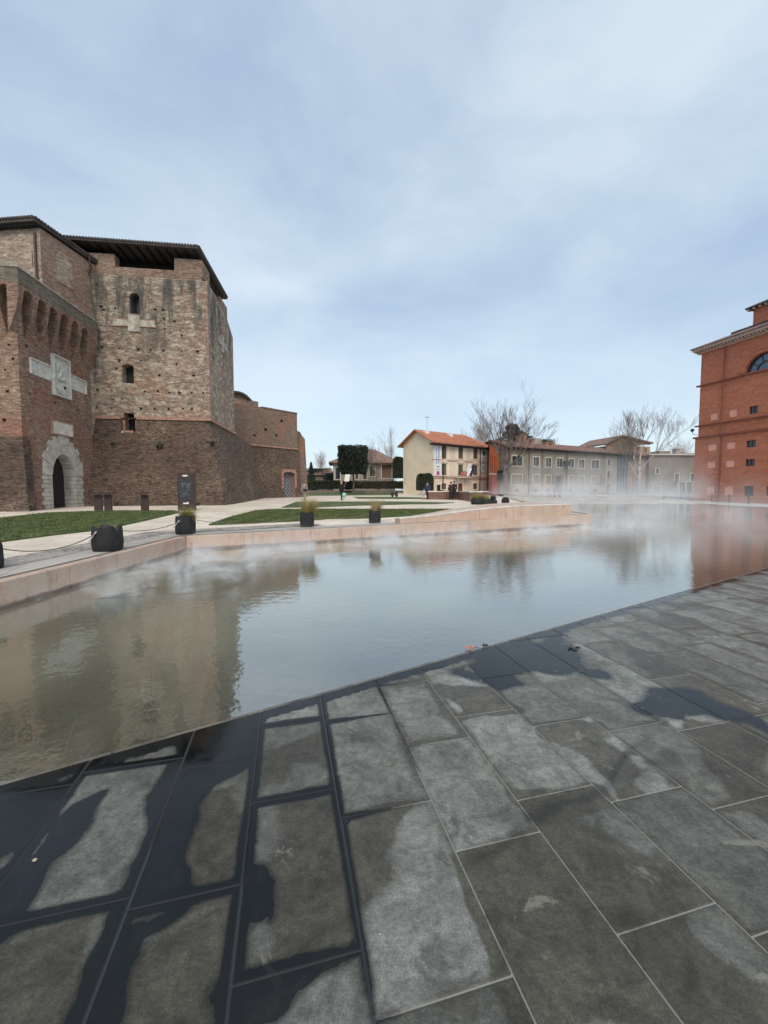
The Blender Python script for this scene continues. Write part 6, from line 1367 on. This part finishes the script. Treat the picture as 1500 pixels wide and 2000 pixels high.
# ================================================================== PEOPLE
M_skin = plain('skin', (.45, .27, .2), .6, .05)
def clothm(n, c): return plain(n, c, .85, .15, 9)
def skinmesh(name, P, E, Rr, mat, par):
    me = bpy.data.meshes.new(name); me.from_pydata([Vector(p) for p in P], E, []); o = bpy.data.objects.new(name, me); COL.objects.link(o)
    me.materials.append(mat); md = o.modifiers.new('skin', 'SKIN')
    sv = me.skin_vertices[0].data if me.skin_vertices else None
    if sv is None:
        bm = bmesh.new(); bm.from_mesh(me); bm.verts.layers.skin.verify(); bm.to_mesh(me); bm.free(); sv = me.skin_vertices[0].data
    for i, r in enumerate(Rr): sv[i].radius = (r, r) if not hasattr(r, '__len__') else r
    sv[0].use_root = True; md.use_smooth_shade = True; s = o.modifiers.new('sub', 'SUBSURF'); s.levels = 1; s.render_levels = 2
    o.parent = par; return o
def person(px, py, h, face, label, jac, tro, hair=(.05, .03, .02), stride=.18, arms=.15, bend=0., z=None, Y=None, long=False):
    g = G(px, py) if Y is None else at(px, Y, z); t = thing('person', tuple(g), label, 'person'); t.rotation_euler.z = face; k = h / 1.72
    s = stride; V = lambda x, y, z_: Vector((x * k, (y + bend * max(0, z_ - .9)) * k, z_ * k))
    J = [V(0, 0, .95), V(0, 0, 1.12), V(0, 0, 1.32), V(0, 0, 1.45), V(0, .01, 1.52), V(0, .02, 1.62), V(0, .01, 1.70),
         V(-.1, 0, .9), V(-.1, s * .7, .5), V(-.1, s, .08), V(-.1, s + .13, .03), V(.1, 0, .9), V(.1, -s * .2, .5), V(.1, -s, .1), V(.1, -s + .13, .03),
         V(-.18, 0, 1.42), V(-.24, -arms * .5, 1.16), V(-.23, arms * .6, .93), V(-.23, arms * .9, .84), V(.18, 0, 1.42), V(.24, arms * .3, 1.16), V(.23, arms, .95), V(.23, arms * 1.3, .87)]
    E = [(0, 1), (1, 2), (2, 3), (3, 4), (4, 5), (5, 6), (0, 7), (7, 8), (8, 9), (9, 10), (0, 11), (11, 12), (12, 13), (13, 14), (3, 15), (15, 16), (16, 17), (17, 18), (3, 19), (19, 20), (20, 21), (21, 22)]
    Rd = [.13, .12, .14, .09, .052, .095, .07, .085, .06, .04, .035, .085, .06, .04, .035, .05, .042, .032, .03, .05, .042, .032, .03]
    skinmesh('body', J, E, [r * k for r in Rd], M_skin, t)
    zo_ = .62 if long else .88
    up = [0, 1, 2, 3, 15, 16, 17, 19, 20, 21]; m_ = {v: i for i, v in enumerate(up)}; P = [J[i] for i in up]; EE = [(m_[a], m_[b]) for a, b in E if a in m_ and b in m_]; RR = [(Rd[i] + .03) * k for i in up]
    P.append(V(0, 0, zo_)); EE.append((0, len(P) - 1)); RR.append(.17 * k); skinmesh('jacket', P, EE, RR, jac, t)
    lo = [0, 7, 8, 9, 11, 12, 13]; m_ = {v: i for i, v in enumerate(lo)}; skinmesh('trousers', [J[i] for i in lo], [(m_[a], m_[b]) for a, b in E if a in m_ and b in m_], [(Rd[i] + .02) * k for i in lo], tro, t)
    m = MB(); m.v = []; m.blob(V(0, -.015, 1.655) , (.098 * k, .11 * k, .105 * k), 10, 8); m.v = [v + ORG[t.name] for v in m.v]; m.build('hair', plain('hair_%d' % int(px), hair), t, smooth=True)
    for sx_, sy in ((-.1, s), (.1, -s)):
        m = MB(); m.blob(V(sx_, sy + .05, .05), (.055 * k, .14 * k, .05 * k), 8, 6); m.v = [v + ORG[t.name] for v in m.v]; m.build('shoe', M_black, t, smooth=True)
    # face: nose, eyes
    m = MB(); m.blob(V(0, .115, 1.60), (.014 * k, .02 * k, .025 * k), 6, 5); m.v = [v + ORG[t.name] for v in m.v]; m.build('nose', M_skin, t)
    return t
c_lil = clothm('lilac_grey_cloth', (.30, .25, .27)); c_gre = clothm('grey_cloth', (.25, .24, .23)); c_blk = clothm('black_cloth', (.012, .012, .016)); c_nav = clothm('navy_cloth2', (.03, .05, .10)); c_dk = clothm('dark_brown_cloth', (.06, .03, .02)); c_pnk = clothm('pink_cloth', (.75, .22, .26)); c_lgt = clothm('light_cloth', (.5, .5, .5))
p1 = person(595, 977.5, 1.62, 2.9, 'person in a lilac grey top and grey trousers walking beside the castle wall end', c_lil, c_gre, stride=.2, bend=.04)
g = ORG[p1.name]; b = thing('shoulder_bag', tuple(g + Vector((.12, -.05, .85))), 'small black waist bag worn by the person in lilac grey', 'bag'); m = MB(); m.blob(g + Vector((.1, -.2, .92)), (.2, .12, .12), 10, 8); m.build('pouch', M_black, b, smooth=True); m = MB(); m.tube([g + Vector((-.18, -.14, 1.0)), g + Vector((.1, -.2, .98)), g + Vector((.24, -.05, 1.0))], .015, 6); m.build('strap', M_black, b)
p2 = person(667, 977, 1.70, -.8, 'person in dark clothes with blond hair on the white path in front of the hedge', c_blk, c_blk, (.45, .35, .2), .1, .1, long=True)
g = ORG[p2.name]; bl = thing('balloon', tuple(g + Vector((.25, -.2, .35))), 'mint green balloon held low by the person in dark clothes', 'balloon'); m = MB(); m.ring([(.01, -.24), (.09, -.18), (.19, 0), (.2, .1), (.15, .2), (.05, .26)], g + Vector((.26, -.25, .42)), 14); m.build('balloon_skin', plain('mint_green', (.25, .55, .38), .35, .05), bl, smooth=True); m = MB(); m.ring([(.03, -.28), (.01, -.24)], g + Vector((.26, -.25, .42)), 8); m.build('knot', M_white, bl)
bl = thing('balloon', tuple(g + Vector((.35, .1, 1.7))), 'white pillow shaped balloon floating above the person in dark clothes', 'balloon'); q = g + Vector((.52, .1, 1.98)); m = MB()
m.hexa([q + Vector((-.28, -.06, -.32)), q + Vector((.14, -.06, -.32)), q + Vector((.14, .06, -.32)), q + Vector((-.28, .06, -.32))], [q + Vector((-.2, -.06, .32)), q + Vector((.27, -.06, .32)), q + Vector((.27, .06, .32)), q + Vector((-.2, .06, .32))])
o = m.build('balloon_skin', M_white, bl); o.modifiers.new('b', 'BEVEL').width = .05; m = MB(); m.tube([q + Vector((-.1, 0, -.32)), g + Vector((.2, -.05, 1.1))], .006, 4); m.build('string', M_white, bl)
person(880.5, 976.2, 1.66, .3, 'left one of the embracing couple in dark clothes by the brick wall', c_dk, c_blk, stride=.06, long=True, Y=None)
person(887, 976.0, 1.74, -.3, 'right one of the couple in black by the brick wall', c_blk, c_blk, stride=.08, bend=-.08)
person(835, 975.2, 1.62, 2.4, 'person in a navy jacket walking at the left end of the brick wall', c_nav, c_blk, stride=.2)
person(827.5, 975.4, 1.0, 2.2, 'child in pale clothes beside the person in the navy jacket', c_lgt, c_lgt, stride=.14)
person(1074, 0, 1.25, .5, 'child in pink in the steam in front of the olive building', c_pnk, c_pnk, stride=.1, Y=56, z=.2)
person(1094, 0, 1.75, 1.5, 'dark figure standing in the steam near the olive building door', c_blk, c_blk, stride=.1, Y=58, z=.3, long=True)
person(1083, 0, 1.7, -1.2, 'figure in dark green left of the dark figure in the steam', clothm('dark_green_cloth', (.03, .04, .03)), c_blk, stride=.12, Y=59.5, z=.34)
person(1143, 0, 1.7, 1.6, 'stooping person in grey walking on the far square right of the steam', c_gre, c_gre, (.4, .4, .4), stride=.28, bend=.25, Y=57.5, z=.34)

# ================================================================== STEAM
def steam_mat(name, dens, nscale, lo, hi, zfade, wall=None, stretch=(1, 1, 1), zbase=0.0, hot=()):
    t = NT(name); g = t.n('ShaderNodeNewGeometry').outputs['Position']; sx = t.n('ShaderNodeSeparateXYZ', {0: g})
    n = t.noise(t.pos(sc=stretch, rz=R(-27)), nscale, 5, .62, .6)
    z = t.math('MAXIMUM', t.math('SUBTRACT', sx.outputs[2], zbase), 0.)
    zf_ = t.math('POWER', 2.718, t.math('MULTIPLY', z, -1 / zfade))
    d = t.math('MULTIPLY', t.ss(n, lo, hi), zf_)
    for (cx, cy, r, amp) in hot:
        v = t.n('ShaderNodeVectorMath', {0: g, 1: (cx, cy, 0)}, operation='SUBTRACT').outputs[0]; v = t.n('ShaderNodeVectorMath', {0: v, 1: (1, 1, .3)}, operation='MULTIPLY').outputs[0]
        l = t.n('ShaderNodeVectorMath', {0: v}, operation='LENGTH').outputs['Value']; d = t.math('MULTIPLY', d, t.math('ADD', 1., t.ss(l, r, 0., 0., amp)))
    if wall:     # fade towards the sides of a strip along the wall
        (x, y), (ux, uy), w_ = wall
        dd = t.n('ShaderNodeVectorMath', {0: t.n('ShaderNodeVectorMath', {0: g, 1: (x, y, 0)}, operation='SUBTRACT').outputs[0], 1: (uy, -ux, 0)}, operation='DOT_PRODUCT').outputs['Value']
        d = t.math('MULTIPLY', d, t.ss(t.math('ABSOLUTE', t.math('SUBTRACT', dd, w_)), w_, w_ * .2))
    vol = t.n('ShaderNodeVolumePrincipled', {'Color': (.97, .98, 1, 1), 'Density': t.math('MULTIPLY', d, dens), 'Anisotropy': .1})
    t.t.links.new(vol.outputs[0], t.out.inputs['Volume']); return t.m
def steam(pts, z0, z1, mat, label):
    m = MB(); m.prism(pts, z0, z1); o = m.build('steam', mat); tag(o, label, None, None, 'stuff'); return o
wu = (Vector(PE) - Vector(PC)).normalized(); wn_ = Vector((wu.y, -wu.x)); a = Vector(PC) + wn_ * .06 + wu * .1; b = Vector(PE) + wn_ * .06 + wu * 1.2
steam([tuple(a + wn_ * 0), tuple(a + wn_ * 2.6), tuple(b + wn_ * 2.6), tuple(b)], .01, .62, steam_mat('wall_steam', 4.4, 1.3, .46, .72, .18, (tuple(a), tuple(wu), 1.3)), 'wisps of steam over the water along the pink wall')
a = Vector((-4.7, 4.2)); b = Vector((-4.7, 9.9)); steam([(-4.72, 5.2), (-2.2, 5.8), (-2.6, 9.6), (-4.7, 9.75)], .01, .5, steam_mat('corner_steam', 5., 1.5, .49, .72, .12), 'thin steam trails on the water below the wall corner')
steam([(3.2, 11.2), (12, 10.6), (28, 20), (35, 37), (35, 44), (14.6, 44.5), (9.8, 21), (9.7, 17.2)], .012, 2.2, steam_mat('pool_steam', .085, .45, .44, .70, .8, stretch=(1, 1, 1), hot=((13.5, 23, 8, 4.5), (17, 33, 8, 1.5))), 'drifting bank of steam over the far part of the pool')
steam([(10.9, 20.5), (17.5, 20.5), (31, 44), (31, 53), (13.2, 53), (12, 30)], 1.05, 4.6, steam_mat('high_steam', .18, .3, .42, .72, 1.3, zbase=1.0, hot=((15, 34, 10, 1.),)), 'taller steam rising behind the stone wedge')
